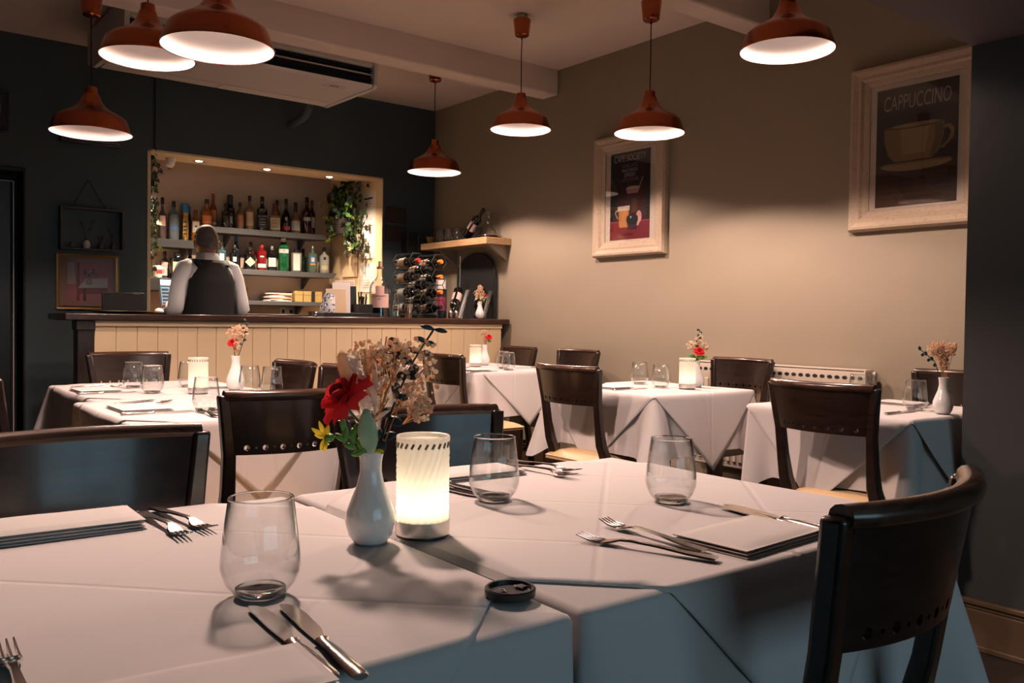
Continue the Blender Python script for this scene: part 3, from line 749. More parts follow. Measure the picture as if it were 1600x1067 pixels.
t = thing('wall_socket', 'white double wall socket below the lowest bar shelf', 'socket', (3.19, 7.417, 1.125))
MB().box((-.073, -.008, -.043), (.073, 0, .043)).build('plate', M['plastic_white'], t, bevel=.003)
for k in (-1, 1): MB().box((k * .036 - .012, -.0095, -.012), (k * .036 + .012, -.007, .02)).build('outlet', M['black_matt'], t, smooth=False); MB().box((k * .012 - .006, -.012, .02), (k * .012 + .006, -.007, .034)).build('switch', M['plastic_white'], t, smooth=False)

# ------------------------------------------------------------------ downlights in the soffit
for k, (xx, yy, lb) in enumerate(((2.16, 6.655, 'leftmost recessed downlight in the bar soffit'), (2.69, 6.655, 'middle recessed downlight in the bar soffit'), (3.225, 6.655, 'recessed downlight in the bar soffit above the right ivy'))):
    t = thing('downlight', lb, 'light', (xx, yy, OZ1), 0, 'bar downlights')
    MB().lathe([(.026, -.001), (.043, -.0005), (.045, -.004), (.040, -.008), (.028, -.007), (.026, -.003)], 28).build('trim_ring', M['brushed'], t)
    MB().lathe([(0, -.012), (.014, -.011), (.024, -.007), (.026, -.001), (0, -.001)], 20).build('bulb', mat('spot_bulb', (1, .9, .8), .4, emit=(1, .82, .62), estr=25.0), t)
    ld = bpy.data.lights.new('downlight_beam', 'SPOT'); ld.energy = SPOT_W * (1, 1.1, .5)[k]; ld.color = (1.0, .76, .55); ld.spot_size = radians(125); ld.spot_blend = .8; ld.shadow_soft_size = .02
    lo = bpy.data.objects.new('downlight_beam', ld); COL.objects.link(lo); lo.parent = t; lo.location = (0, 0, -.02)
t = thing('security_camera', 'white dome security camera under the left end of the soffit', 'camera', (1.965, 6.70, OZ1))
MB().lathe([(0, 0), (.036, 0), (.037, -.012), (.034, -.03), (0, -.03)], 24).build('base', M['plastic_white'], t)
MB().lathe([(0, -.075), (.018, -.07), (.030, -.055), (.034, -.035), (.030, -.02), (0, -.02)], 24, M=Matrix.Rotation(radians(18), 4, 'X')).build('ball', M['plastic_white'], t)
MB().lathe([(0, -.079), (.012, -.078), (.015, -.070), (0, -.07)], 16, M=Matrix.Rotation(radians(18), 4, 'X')).build('lens', M['black'], t)
# ------------------------------------------------------------------ ivy
LEAFM = [mat('ivy_dark', (.006, .018, .007), .45, var=.4, scale=30), mat('ivy_green', (.025, .065, .012), .45, var=.3, scale=30), mat('ivy_lime', (.13, .17, .02), .45, var=.3, scale=30)]
def leaf_shape(s):
    return [(0, 0), (.35, -.12), (.55, .15), (.32, .30), (.50, .62), (.18, .60), (0, 1.0), (-.18, .60), (-.50, .62), (-.32, .30), (-.55, .15), (-.35, -.12)], s
def ivy(name, label, stems, n, size, spread, seed, loc):
    rg = random.Random(seed)
    t = thing(name, label, 'plant', loc)
    for st in stems:
        MB().tube(st, .0025, 6).build('stem', mat('ivy_stem', (.05, .04, .02), .7), t)
    b = MB(); pts, _ = leaf_shape(1)
    for k in range(n):
        st = stems[rg.randrange(len(stems))]; q = rg.random() * (len(st) - 1); i = min(int(q), len(st) - 2); fr = q - i
        p = Vector(st[i]).lerp(Vector(st[i + 1]), fr) + Vector((rg.gauss(0, spread[0]), rg.gauss(0, spread[1]), rg.gauss(0, spread[2])))
        s = size * rg.uniform(.6, 1.25)
        R_ = Matrix.Translation(p) @ Matrix.Rotation(rg.uniform(-.9, .9), 4, 'Z') @ Matrix.Rotation(rg.uniform(.9, 2.3), 4, 'X') @ Matrix.Rotation(rg.uniform(-2.6, 2.6) + pi, 4, 'Y')
        v = [R_ @ Vector((x * s, y * s, -.18 * s * abs(x) + .1 * s * y * (1 - y))) for x, y in pts] + [R_ @ Vector((0, .4 * s, .06 * s))]
        mi = rg.choices((0, 1, 2), (.55, .33, .12))[0]
        b.add(v, [(i_, (i_ + 1) % 12, 12) for i_ in range(12)], mi)
    o = b.build('leaves', LEAFM, t, smooth=False, fix=False); o['kind'] = 'stuff'
    return t
ivy('trailing_ivy', 'trailing ivy garland down the left edge of the bar opening', [[(.02, 0, 0), (.0, .02, -.2), (.04, 0, -.42), (.02, .01, -.6), (.03, 0, -.82)], [(.0, .02, 0), (.03, 0, -.3), (.02, .02, -.66)]], 150, .045, (.022, .03, .03), 3, (1.80, 6.66, 2.19))
rt = ivy('hanging_ivy', 'bushy ivy hanging from the soffit beside the pinned papers', [[(0, 0, 0), (-.02, .03, -.18), (.0, .02, -.34)], [(0, -.16, 0), (0, -.18, -.2), (.01, -.2, -.40), (0, -.19, -.58)], [(0, .14, 0), (-.02, .16, -.2), (-.02, .15, -.36)], [(0, -.08, -.05), (0, -.1, -.35), (0, -.12, -.52)]], 420, .046, (.035, .06, .05), 5, (3.50, 6.93, 2.20))
b = MB(); b.lathe([(0, -.13), (.06, -.13), (.075, 0), (.068, 0), (.055, -.12), (0, -.12)], 20); b.build('pot', mat('burgundy_pot', (.012, .004, .005), .6), rt, loc=(0, .02, -.26))
# board and papers under the ivy on the right alcove wall
t = thing('notice_board', 'cream notice card pinned beneath the hanging ivy', 'board', (3.604, 7.0, 1.56))
MB().box((-.006, -.13, -.12), (0, .15, .12)).build('card', CARD, t, bevel=.002); MB().lathe([(0, -.012), (.006, -.012), (.006, -.006), (0, -.006)], 8, M=Matrix.Rotation(pi / 2, 4, 'Y')).build('pin', M['steel'], t, loc=(.004, 0, .1))
for k, (z0, z1, lb) in enumerate(((1.87, 2.155, 'top printed notice pinned on the right jamb of the bar'), (1.588, 1.862, 'middle printed notice pinned on the right jamb of the bar'), (1.30, 1.55, 'lowest printed notice on the jamb, behind the big bottle'))):
    t = thing('pinned_notice', lb, 'paper', (3.606, 6.69, z0), 0, 'pinned notices')
    h = z1 - z0
    MB().box((-.0025, -.135, 0), (-.0005, .135, h)).build('sheet', PAPER, t, smooth=False)
    rg = random.Random(k)
    if k == 0: MB().box((-.0032, -.08, h - .062), (-.0024, .07, h - .048)).build('heading', INK, t, smooth=False)
    b = MB()
    for q in range(9):
        zz = h - .085 - q * .021
        if zz > .02 and rg.random() > .15: b.box((-.0031, -.10 + rg.random() * .12, zz), (-.0024, .11, zz + .0035))
    b.build('print_lines', mat('grey_ink', (.30, .29, .28), .7), t, smooth=False)

# ------------------------------------------------------------------ barman
SKIN = mat('skin', (.42, .19, .11), .5, var=.08, scale=20)
SHIRT = mat('white_shirt_cotton', (.74, .74, .75), .8, var=.03, scale=12, bump=.10, bscale=14)
VEST = mat('charcoal_waistcoat', (.0065, .007, .0065), .8, var=.15, scale=40, bump=.05, bscale=120)
HAIR = mat('grey_hair', (.17, .145, .125), .6, var=.75, scale=34, bump=.5, bscale=110, stretch=(1, .4, 1))
TROU = mat('black_trousers', (.012, .012, .014), .8)
pm = thing('person', 'barman seen from behind in dark waistcoat and white shirt, working at the laptop', 'person', (2.045, 6.10, 0), radians(6))
sk_v = []; sk_r = []; sk_e = []
def jt(p, r, par=None):
    sk_v.append(p); sk_r.append(r if isinstance(r, tuple) else (r, r)); i = len(sk_v) - 1
    if par is not None: sk_e.append((par, i))
    return i
pel = jt((0, 0, .95), (.15, .11)); sp = jt((0, -.01, 1.15), (.14, .10), pel); ch = jt((0, -.01, 1.32), (.12, .08), sp); cl = jt((0, 0, 1.44), (.06, .05), ch)
nk = jt((0, .012, 1.50), .054, cl); hd1 = jt((0, .026, 1.555), (.05, .06), nk); hd2 = jt((0, .035, 1.60), (.06, .07), hd1); hd3 = jt((0, .032, 1.64), (.045, .055), hd2)
for s in (-1, 1):
    sh = jt((s * .145, -.005, 1.375), .038, ch); ub = jt((s * .205, -.01, 1.27), .038, sh); el = jt((s * .235, -.025, 1.135), .040, ub)
    fa = jt((s * .205, .14, 1.128), .036, el); wr = jt((s * .150, .27, 1.150), .025, fa); pa = jt((s * .125, .33, 1.150), (.034, .016), wr)
    for k in range(4):
        fx = s * (.125 + (k - 1.5) * .019); L_ = (.028, .034, .036, .030)[k]
        a1 = jt((fx, .372, 1.154), .0085, pa); a2 = jt((fx - s * .004, .372 + L_, 1.147), .0078, a1); jt((fx - s * .006, .372 + L_ * 1.7, 1.134), .007, a2)
    th1 = jt((s * .090, .335, 1.146), .010, pa); jt((s * .078, .365, 1.138), .0085, th1)
    hp = jt((s * .10, 0, .88), .085, pel); kn = jt((s * .115, .02, .48), .058, hp); an = jt((s * .12, -.02, .09), .040, kn); ft = jt((s * .13, .06, .04), (.042, .032), an); jt((s * .135, .15, .03), (.038, .022), ft)
me = bpy.data.meshes.new('body'); me.from_pydata(sk_v, sk_e, []); me.materials.append(SKIN)
body = bpy.data.objects.new('body', me); COL.objects.link(body); body.parent = pm
body.modifiers.new('skin', 'SKIN'); 
for i, r_ in enumerate(sk_r): me.skin_vertices[0].data[i].radius = r_
me.skin_vertices[0].data[0].use_root = True
body.modifiers['skin'].use_smooth_shade = True
md = body.modifiers.new('sub', 'SUBSURF'); md.levels = 2; md.render_levels = 2
def loft(rings, n=28, closed_top=False, e=2.4):
    """rings: (cx, cy, z, rx, ry)"""
    b = MB()
    def P(r, a):
        ca, sa = cos(a), sin(a); k = 1 / (abs(ca) ** e + abs(sa) ** e) ** (1 / e)
        return (r[0] + r[3] * k * ca, r[1] + r[4] * k * sa, r[2])
    v = [P(r, 2 * pi * k / n) for r in rings for k in range(n)]
    f = [(j * n + k, j * n + (k + 1) % n, (j + 1) * n + (k + 1) % n, (j + 1) * n + k) for j in range(len(rings) - 1) for k in range(n)]
    if closed_top: f.append(tuple(range((len(rings) - 1) * n, len(rings) * n)))
    return b.add(v, f)
# head: skull and jaw shaped by rings, then hair, ears, nose
hdo = loft([(0, .012, 1.475, .056, .058), (0, .014, 1.515, .055, .058), (0, .028, 1.535, .060, .074), (0, .035, 1.56, .068, .090), (0, .036, 1.60, .073, .096), (0, .030, 1.64, .064, .083), (0, .028, 1.668, .042, .055), (0, .026, 1.680, .020, .026)], 28, True, 2.1).build('head', SKIN, pm, angle=80)
rg = random.Random(2)
def hair_fn(a, c):
    th = a * 2 * pi; fi = c * pi / 2
    # covers crown and back; hairline low at the nape, higher at the temples and brow
    back = .5 - .5 * sin(th)          # 1 at the back (-y)
    zlow = 1.598 - .062 * back ** 1.5
    z = zlow + (1.712 - zlow) * sin(fi)
    k = cos(fi) ** .72
    w = 1 + .016 * sin(th * 13 + c * 9) + .012 * sin(th * 29 - c * 17)
    return ((.080 * k * w) * cos(th), .030 + (.101 * k * w) * sin(th) - .004, z)
b = MB(); b.grid(56, 16, hair_fn, closeu=True); b.build('hair', HAIR, hdo, angle=80)
for s in (-1, 1):
    Me = Matrix.Translation((s * .0865, .014, 1.572)) @ Matrix.Rotation(s * .35, 4, 'Z') @ Matrix.Rotation(-.15, 4, 'X') @ Matrix.Diagonal((.010, .020, .033, 1))
    MB().lathe([(0, -1), (.55, -.85), (.9, -.4), (1, .2), (.85, .7), (.5, .93), (0, 1)], 16, M=Me).build('ear', SKIN, hdo, angle=80)
b = MB(); b.tube([(0, .124, 1.605), (0, .140, 1.575), (0, .146, 1.562), (0, .128, 1.552)], [.008, .012, .014, .010], 10); b.build('nose', SKIN, hdo)
for s in (-1, 1): MB().lathe([(0, -.011), (.008, -.008), (.011, 0), (.008, .008), (0, .011)], 12).build('eye', M['porcelain'], hdo, loc=(s * .030, .116, 1.605))
b = MB(); b.tube([(-.024, .122, 1.530), (0, .132, 1.530), (.024, .122, 1.530)], [.004, .007, .004], 8); b.build('mouth', mat('lips', (.35, .12, .09), .5), hdo)
# shirt: torso, collar, sleeves
sho = loft([(0, 0, .90, .172, .128), (0, -.005, 1.05, .160, .118), (0, -.012, 1.20, .158, .118), (0, -.014, 1.33, .172, .116), (0, -.008, 1.40, .166, .100), (0, .0, 1.448, .108, .082), (0, .004, 1.475, .062, .064)], 32).build('shirt', SHIRT, pm, angle=80)
b = loft([(0, .004, 1.462, .068, .070), (0, .010, 1.50, .064, .066), (0, .014, 1.515, .062, .064), (0, .012, 1.512, .068, .071), (0, .004, 1.478, .078, .082), (0, .002, 1.462, .082, .088)], 28); b.build('collar', SHIRT, sho, angle=80)
for s in (-1, 1):
    pts = [(s * .125, -.004, 1.425), (s * .165, -.008, 1.405), (s * .192, -.012, 1.34), (s * .212, -.016, 1.26), (s * .228, -.024, 1.19), (s * .240, -.030, 1.135), (s * .232, .015, 1.110), (s * .215, .09, 1.118), (s * .180, .19, 1.138), (s * .155, .255, 1.150)]
    rr = [.050, .063, .062, .058, .055, .053, .051, .046, .041, .036]
    MB().tube(pts, rr, 18).build('sleeve', SHIRT, sho, angle=80)
    MB().tube([(s * .160, .243, 1.147), (s * .148, .275, 1.151)], [.037, .036], 16).build('cuff', SHIRT, sho, angle=60)
# waistcoat over the shirt, with arm openings cut by the shoulder line
def vest_fn(a, c):
    th = a * 2 * pi; z = .93 + (1.462 - .93) * c
    import bisect
    R = [(0, 0, .92, .184, .140), (0, -.005, 1.05, .172, .130), (0, -.012, 1.20, .168, .128), (0, -.016, 1.32, .168, .127), (0, -.012, 1.39, .142, .112), (0, -.004, 1.445, .112, .094), (0, .0, 1.466, .086, .082)]
    i = max(0, min(len(R) - 2, bisect.bisect([r[2] for r in R], z) - 1)); fr = (z - R[i][2]) / (R[i + 1][2] - R[i][2])
    r = [R[i][q] + (R[i + 1][q] - R[i][q]) * fr for q in range(5)]
    ca, sa = cos(th), sin(th); e = 2.5; k = 1 / (abs(ca) ** e + abs(sa) ** e) ** (1 / e)
    return (r[0] + r[3] * k * ca, r[1] + r[4] * k * sa, z)
b = MB(); b.grid(44, 22, vest_fn, closeu=True); b.build('waistcoat', VEST, pm, angle=80, solid=.006)
for s in (-1, 1):
    # shoulder strap of the waistcoat
    b = MB(); b.tube([(s * .085, -.085, 1.425), (s * .098, -.04, 1.458), (s * .100, .01, 1.462), (s * .090, .07, 1.430)], [.030, .030, .030, .028], 12, flat=.35); b.build('shoulder_strap', VEST, pm, angle=80)
    MB().tube([(s * .09, 0, .93), (s * .10, .0, .80), (s * .115, .02, .48), (s * .12, -.015, .09)], [.098, .098, .075, .062], 18).build('trouser_leg', TROU, pm, angle=80)
    b = MB(); b.lathe([(0, 0), (.045, 0), (.05, .02), (.045, .06), (.03, .085), (0, .09)], 18, sx=.9, sy=2.3); b.build('shoe', M['black'], pm, loc=(s * .128, .055, 0))

# ------------------------------------------------------------------ things on the bar and in the alcove
SCREEN = mat('lit_laptop_screen', (.02, .05, .08), .3, emit=(.45, .72, .95), estr=.55)
t = thing('laptop', 'open laptop with lit screen on the worktop left of the barman', 'laptop', (2.06, 6.72, 1.1005), radians(12))
MB().box((-.165, -.23, 0), (.165, 0, .016)).build('base', M['black'], t, bevel=.003)
MB().box((-.15, -.20, .0162), (.15, -.06, .018)).build('keyboard', M['black_matt'], t, smooth=False)
Ml = Matrix.Rotation(radians(-12), 4, 'X')
lid = MB().box((-.165, 0, .012), (.165, .008, .265), M=Ml).build('lid', M['black'], t, bevel=.002)
MB().box((-.150, -.001, .030), (.150, 0, .252), M=Ml).build('screen', SCREEN, lid, smooth=False)
UI = mat('screen_dark_panes', (.01, .02, .03), .4); UIW = mat('screen_white_panes', (.6, .8, .9), .4, emit=(.75, .9, 1), estr=.9)
b = MB(); b.box((-.148, -.002, .195), (.148, -.001, .205), M=Ml)
for k in range(5): b.box((-.145, -.002, .06 + k * .026), (-.09 + .006 * (k % 2), -.001, .078 + k * .026), M=Ml)
b.build('window_panes', UI, lid, smooth=False); MB().box((-.148, -.002, .208), (.148, -.001, .248), M=Ml).box((-.08, -.002, .05), (.10, -.001, .19), M=Ml).build('bright_panes', UIW, lid, smooth=False)
o = MB().lathe([(0, 0), (.028, 0), (.03, .008), (.024, .022), (.01, .03), (0, .031)], 18, sy=1.5).build('computer_mouse', M['plastic_white'], loc=(1.86, 6.60, 1.1005)); tag(o, 'pale computer mouse beside the laptop', 'mouse')
t = thing('monitor', 'black flat screen standing on the left end of the bar', 'monitor', (1.375, 5.62, CT + .0005), radians(8))
MB().box((-.125, -.006, .015), (.125, .008, .128)).build('panel', M['black'], t, bevel=.003); MB().box((.06, -.0072, .118), (.10, -.006, .123)).build('badge', M['steel'], t, smooth=False)
MB().box((-.06, -.04, 0), (.06, .06, .008)).box((-.015, .008, .005), (.015, .02, .09)).build('stand', M['black'], t, bevel=.002)
t = thing('serving_plate', 'flat oval plate with brass rim lying at the bar end', 'plate', (1.33, 5.45, CT + .0005))
MB().lathe([(0, 0), (.07, 0), (.12, .008), (.15, .014), (.148, .017), (.115, .011), (.07, .004), (0, .004)], 36, sx=1.35, sy=.6).build('dish', M['black'], t); MB().lathe([(.147, .0135), (.152, .0145), (.152, .0175), (.147, .0175)], 36, sx=1.35, sy=.6).build('rim', mat('brass', (.55, .34, .14), .3, 1.0), t)
# giant pink-labelled bottle
t = thing('giant_bottle', 'giant clear bottle with pink label standing on the bar', 'bottle', (3.11, 5.585, CT + .0005), -.5)
gp = [(0, .004), (.066, 0), (.074, .008), (.075, .20), (.068, .235), (.050, .262), (.030, .280), (.021, .300), (.019, .345), (.024, .352), (.024, .362), (.018, .364)]
gi = [(r - .0035, z) for r, z in reversed(gp[2:-2])]
MB().lathe(gp + [(.0155, .362)] + gi + [(0, .012)], 40).build('body', M['glass'], t)
MB().lathe([(0, .010), (.0695, .011), (.0705, .075), (0, .0755)], 36).build('contents', BM['blackg'], t)
MB().lathe([(.019, .350), (.0255, .352), (.0255, .366), (.019, .367)], 24).build('collar', mat('copper_foil', (.5, .26, .16), .35, .8), t)
MB().lathe([(0, .355), (.013, .355), (.012, .405), (.0, .405)], 16).build('stopper', mat('cork', (.36, .24, .15), .8), t)
b = MB(); arc_label(b, .075, .070, .170, .95, 0, .0015); b.build('label', LM['p'], t)
b = MB(); arc_label(b, .075, .170, .225, .42, 0, .0015); b.build('neck_label', mat('pale_pink_label', (.70, .42, .38), .6), t)
text_mesh('lettering', "GRAHAM'S", .020, INK, t, (0, -.0775, .152), (pi / 2, 0, 0), extrude=.0001); text_mesh('lettering', '001', .017, INK, t, (0, -.0775, .131), (pi / 2, 0, 0), extrude=.0001)
# service tray with menus, caddy, shaker bag
t = thing('service_tray', 'black service tray at the right end of the bar opening', 'tray', (2.815, 5.56, CT + .0005))
MB().box((-.21, -.13, 0), (.21, .13, .006)).box((-.21, -.13, .006), (-.20, .13, .028)).box((.20, -.13, .006), (.21, .13, .028)).box((-.2, -.13, .006), (.2, -.12, .028)).box((-.2, .12, .006), (.2, .13, .028)).build('tray', M['black'], t, bevel=.002)
def leaning(name, lb, cat, x, y, w_, h, m_, rz, tilt, th=.006, z=CT + .0075):
    t_ = thing(name, lb, cat, (x, y, z), 0, None, (radians(tilt), 0, rz))
    MB().box((-w_ / 2, 0, 0), (w_ / 2, th, h)).build('cover', m_, t_, bevel=.0015); MB().box((-w_ / 2 + .004, .001, h), (w_ / 2 - .004, th - .001, h + .0025)).build('pages', PAPER, t_, smooth=False)
    return t_
leaning('menu_booklet', 'cream menu booklet standing in front on the service tray', 'menu', 2.755, 5.56, .14, .19, CARD, -.35, -10)
leaning('menu_booklet', 'white menu sheet behind the cream menu on the tray', 'menu', 2.815, 5.60, .125, .235, PAPER, -.35, -8)
leaning('menu_booklet', 'tall pale menu board behind the tray menus', 'menu', 2.86, 5.64, .14, .25, mat('pale_card', (.60, .47, .42), .7), -.3, -6)
leaning('menu_booklet', 'black menu folder standing right of the cream menus', 'menu', 2.905, 5.60, .05, .215, M['black'], -.35, -8)
t = thing('cutlery_caddy', 'black caddy full of black utensils on the service tray', 'caddy', (2.955, 5.555, CT + .0075))
MB().box((-.055, -.05, 0), (.055, .05, .004)).box((-.055, -.05, .004), (-.05, .05, .085)).box((.05, -.05, .004), (.055, .05, .085)).box((-.05, -.05, .004), (.05, -.045, .085)).box((-.05, .045, .004), (.05, .05, .085)).build('box', M['black'], t, bevel=.001)
rg = random.Random(4)
for k in range(9):
    x_, y_ = rg.uniform(-.035, .035), rg.uniform(-.03, .03); dx, dy = rg.uniform(-.03, .03), rg.uniform(-.02, .02); hh_ = rg.uniform(.13, .18)
    MB().tube([(x_, y_, .008), (x_ + dx, y_ + dy, hh_)], [.003, .005], 6).build('utensil', M['black'], t)
t = thing('ceramic_jar', 'blue and white patterned jar at the left end of the service tray', 'jar', (2.665, 5.53, CT + .0075))
def chk(name):
    m, nt, bb = newmat(name); N, L = nt.nodes, nt.links
    vo = N.new('ShaderNodeTexVoronoi'); vo.inputs['Scale'].default_value = 55; tc = N.new('ShaderNodeTexCoord'); L.new(tc.outputs['Object'], vo.inputs['Vector'])
    cr = N.new('ShaderNodeValToRGB'); cr.color_ramp.elements[0].position = .32; cr.color_ramp.elements[0].color = (.06, .12, .28, 1); cr.color_ramp.elements[1].position = .42; cr.color_ramp.elements[1].color = (.70, .70, .70, 1)
    L.new(vo.outputs['Distance'], cr.inputs[0]); L.new(cr.outputs[0], bb.inputs['Base Color']); bb.inputs['Roughness'].default_value = .25
    return m
MB().lathe([(0, 0), (.045, 0), (.052, .01), (.050, .06), (.042, .12), (.034, .145), (.030, .145), (.038, .118), (.046, .06), (0, .01)], 28, M=Matrix.Rotation(radians(10), 4, 'Y')).build('body', chk('blue_white_glaze'), t); MB().lathe([(0, .146), (.034, .146), (.03, .155), (0, .16)], 20, M=Matrix.Rotation(radians(10), 4, 'Y')).build('lid', mat('grey_blue_lid', (.25, .3, .36), .3), t)
t = thing('metal_cup', 'small dark metal cup standing alone on the bar', 'cup', (2.545, 5.50, CT + .0005))
MB().lathe([(0, 0), (.014, 0), (.02, .012), (.023, .034), (.021, .034), (.018, .012), (0, .006)], 20).build('cup', mat('gunmetal', (.2, .19, .18), .3, 1.0), t); MB().tube([(.022, 0, .028), (.034, 0, .026), (.034, 0, .014), (.02, 0, .010)], .0025, 6).build('handle', M['brushed'], t)
# ------------------------------------------------------------------ ceiling air conditioner, pipe, cable
t = thing('air_conditioner', 'long white ceiling air conditioner with dark intake in front of the back wall', 'air conditioner', (0, 0, 0))
AX0, AX1 = 1.27, 2.86
def acsec(x): return [(x, 5.20, 2.86), (x, 5.20, 2.75), (x, 5.235, 2.745), (x, 5.235, 2.635), (x, 5.20, 2.63), (x, 5.215, 2.612), (x, 5.93, 2.622), (x, 6.07, 2.665), (x, 6.07, 2.86)]
s0, s1 = acsec(AX0 + .03), acsec(AX1 - .03)
b = MB(); b.add(s0 + s1, [tuple(range(9)), tuple(reversed(range(9, 18)))] + [(i, (i + 1) % 9, (i + 1) % 9 + 9, i + 9) for i in range(9)]); b.build('casing', M['plastic_white'], t, angle=20, bevel=.003)
for x0 in (AX0, AX1 - .03):
    b = MB(); pr_ = [(x0, y, z) for _, y, z in ((0, 5.188, 2.86), (0, 5.188, 2.625), (0, 5.21, 2.604), (0, 5.935, 2.614), (0, 6.08, 2.66), (0, 6.08, 2.86))]
    b.slab(pr_, (1, 0, 0), .03); b.build('end_cap', M['plastic_white'], t, bevel=.004)
MB().box((AX0 + .03, 5.2335, 2.637), (AX1 - .03, 5.2345, 2.744)).build('intake', M['black_matt'], t, smooth=False)
for z_ in (2.665, 2.695, 2.722): MB().box((AX0 + .03, 5.212, z_), (AX1 - .03, 5.232, z_ + .005)).build('louvre', M['black'] if z_ != 2.695 else M['plastic_white'], t, smooth=False)
for x0, x1 in ((1.31, 2.03), (2.04, 2.82)):
    b = MB(); b.slab([(x0, 5.80, 2.6195), (x1, 5.80, 2.6195), (x1, 5.925, 2.621), (x0, 5.925, 2.621)], (0, 0, -1), .004); b.build('outlet_flap', M['plastic_white'], t, bevel=.001)
MB().box((2.585, 5.335, 2.6115), (2.65, 5.345, 2.6135)).build('badge', M['black'], t, smooth=False)
MB().box((2.545, 5.31, 2.6115), (2.69, 5.313, 2.6135)).box((2.545, 5.37, 2.6115), (2.69, 5.373, 2.6135)).build('sensor_recess', M['brushed'], t, smooth=False)
t = thing('pipe', 'round grey pipe running from the air conditioner into the back wall', 'pipe', (0, 0, 0))
MB().tube([(2.80, 6.115, 2.72), (2.80, 6.13, 2.64), (2.80, 6.18, 2.60), (2.80, 6.26, 2.585), (2.80, 6.449, 2.57)], .030, 16).build('duct', M['paint_back'], t); MB().lathe([(.030, 0), (.042, 0), (.042, .01), (.030, .01)], 20, M=Matrix.Translation((2.80, 6.448, 2.57)) @ Matrix.Rotation(pi / 2, 4, 'X')).build('collar', M['paint_back'], t)
o = MB().tube([(1.783, 6.442, 2.74), (1.785, 6.442, 2.5), (1.782, 6.442, 2.28), (1.79, 6.44, 2.245), (1.80, 6.50, 2.238), (1.84, 6.60, 2.236)], .0055, 8).build('cable', M['black']); tag(o, 'thin black cable running down the back wall to the opening', 'cable')

# ------------------------------------------------------------------ pictures
FRAMEP = None
def frame_mat():
    m, nt, bb = newmat('distressed_cream_frame'); N, L = nt.nodes, nt.links
    tc = N.new('ShaderNodeTexCoord'); mp = N.new('ShaderNodeMapping'); mp.inputs['Scale'].default_value = (9, 9, 9); L.new(tc.outputs['Object'], mp.inputs[0])
    no = N.new('ShaderNodeTexNoise'); no.inputs['Scale'].default_value = 6; no.inputs['Detail'].default_value = 8; no.inputs['Roughness'].default_value = .7; L.new(mp.outputs[0], no.inputs['Vector'])
    cr = N.new('ShaderNodeValToRGB'); e = cr.color_ramp.elements; e[0].position = .265; e[0].color = (.05, .03, .02, 1); e[1].position = .29; e[1].color = (.40, .30, .20, 1); e.new(.5).color = (.52, .41, .30, 1)
    L.new(no.outputs['Fac'], cr.inputs[0]); L.new(cr.outputs[0], bb.inputs['Base Color']); bb.inputs['Roughness'].default_value = .6
    return m
FRAMEP = frame_mat()
MATB = mat('cream_mount', (.74, .64, .54), .8, var=.02)
def picture(label, loc, rz, W, H, bw, depth, pw, ph, fm, mm, group=None, pdz=0.0, simple=False):
    """front faces local -y, x to the right, z up, origin at the centre"""
    t = thing('framed_picture', label, 'picture', loc, rz, group)
    hw, hh = W / 2, H / 2
    prof = [(0, 0), (0, .62), (.10, .95), (.22, 1.0), (.38, .86), (.46, .78), (.60, .80), (.72, .55), (.86, .50), (1.0, .34), (1.0, 0)] if not simple else [(0, 0), (0, 1), (.5, .85), (1, 1), (1, 0)]
    for k in range(4):
        b = MB(); v = []
        for s, d in prof:
            i_ = s * bw; y = -d * depth
            A = ((-hw + i_, -hh + i_), (hw - i_, -hh + i_), (hw - i_, hh - i_), (-hw + i_, hh - i_))
            p, q = A[k], A[(k + 1) % 4]
            v += [(p[0], y, p[1]), (q[0], y, q[1])]
        n = len(prof)
        b.add(v, [(2 * i, 2 * i + 1, 2 * i + 3, 2 * i + 2) for i in range(n - 1)] + [tuple(2 * i for i in range(n)), tuple(2 * i + 1 for i in range(n))])
        b.build('frame_rail', fm, t, angle=25)
    MB().box((-hw + bw * .9, -depth * .25, -hh + bw * .9), (hw - bw * .9, -.002, hh - bw * .9)).build('mount', mm, t, smooth=False)
    g = MB(); yg = -depth * .25 - .006; g.add([(-hw + bw * .98, yg, -hh + bw * .98), (hw - bw * .98, yg, -hh + bw * .98), (hw - bw * .98, yg, hh - bw * .98), (-hw + bw * .98, yg, hh - bw * .98)], [(0, 1, 2, 3)])
    g.build('glass', M['pane'], t, smooth=False)
    return t, -depth * .25
class Print:
    """flat printed shapes, each a hair thicker than the one beneath"""
    def __init__(s, t, y0, w, h, dz=0): s.t = t; s.y = y0 - .0006; s.w = w; s.h = h; s.dz = dz; s.par = None
    def poly(s, name, pts, m):
        s.y -= .00022
        b = MB(); b.slab([((p[0] - .5) * s.w, s.y + .0002, (p[1] - .5) * s.h + s.dz) for p in pts], (0, -1, 0), .0002)
        o = b.build(name, m, s.par or s.t, smooth=False)
        if s.par is None: s.par = o
        return o
    def ell(s, name, cx, cy, rx, ry, m, a0=0, a1=2 * pi, n=24):
        return s.poly(name, [(cx + rx * cos(a0 + (a1 - a0) * k / n), cy + ry * sin(a0 + (a1 - a0) * k / n)) for k in range(n + (0 if a1 - a0 > 6.2 else 1))], m)
    def text(s, body, cx, cy, size, m, sx=1.0, shear=0.0):
        s.y -= .00012
        return text_mesh('lettering', body, size, m, s.par or s.t, ((cx - .5) * s.w, s.y, (cy - .5) * s.h + s.dz), (pi / 2, 0, 0), sx=sx, extrude=.00008, shear=shear)
def ink(n, c, var=.15, sc=9): return mat(n, c, .55, var=var, scale=sc)
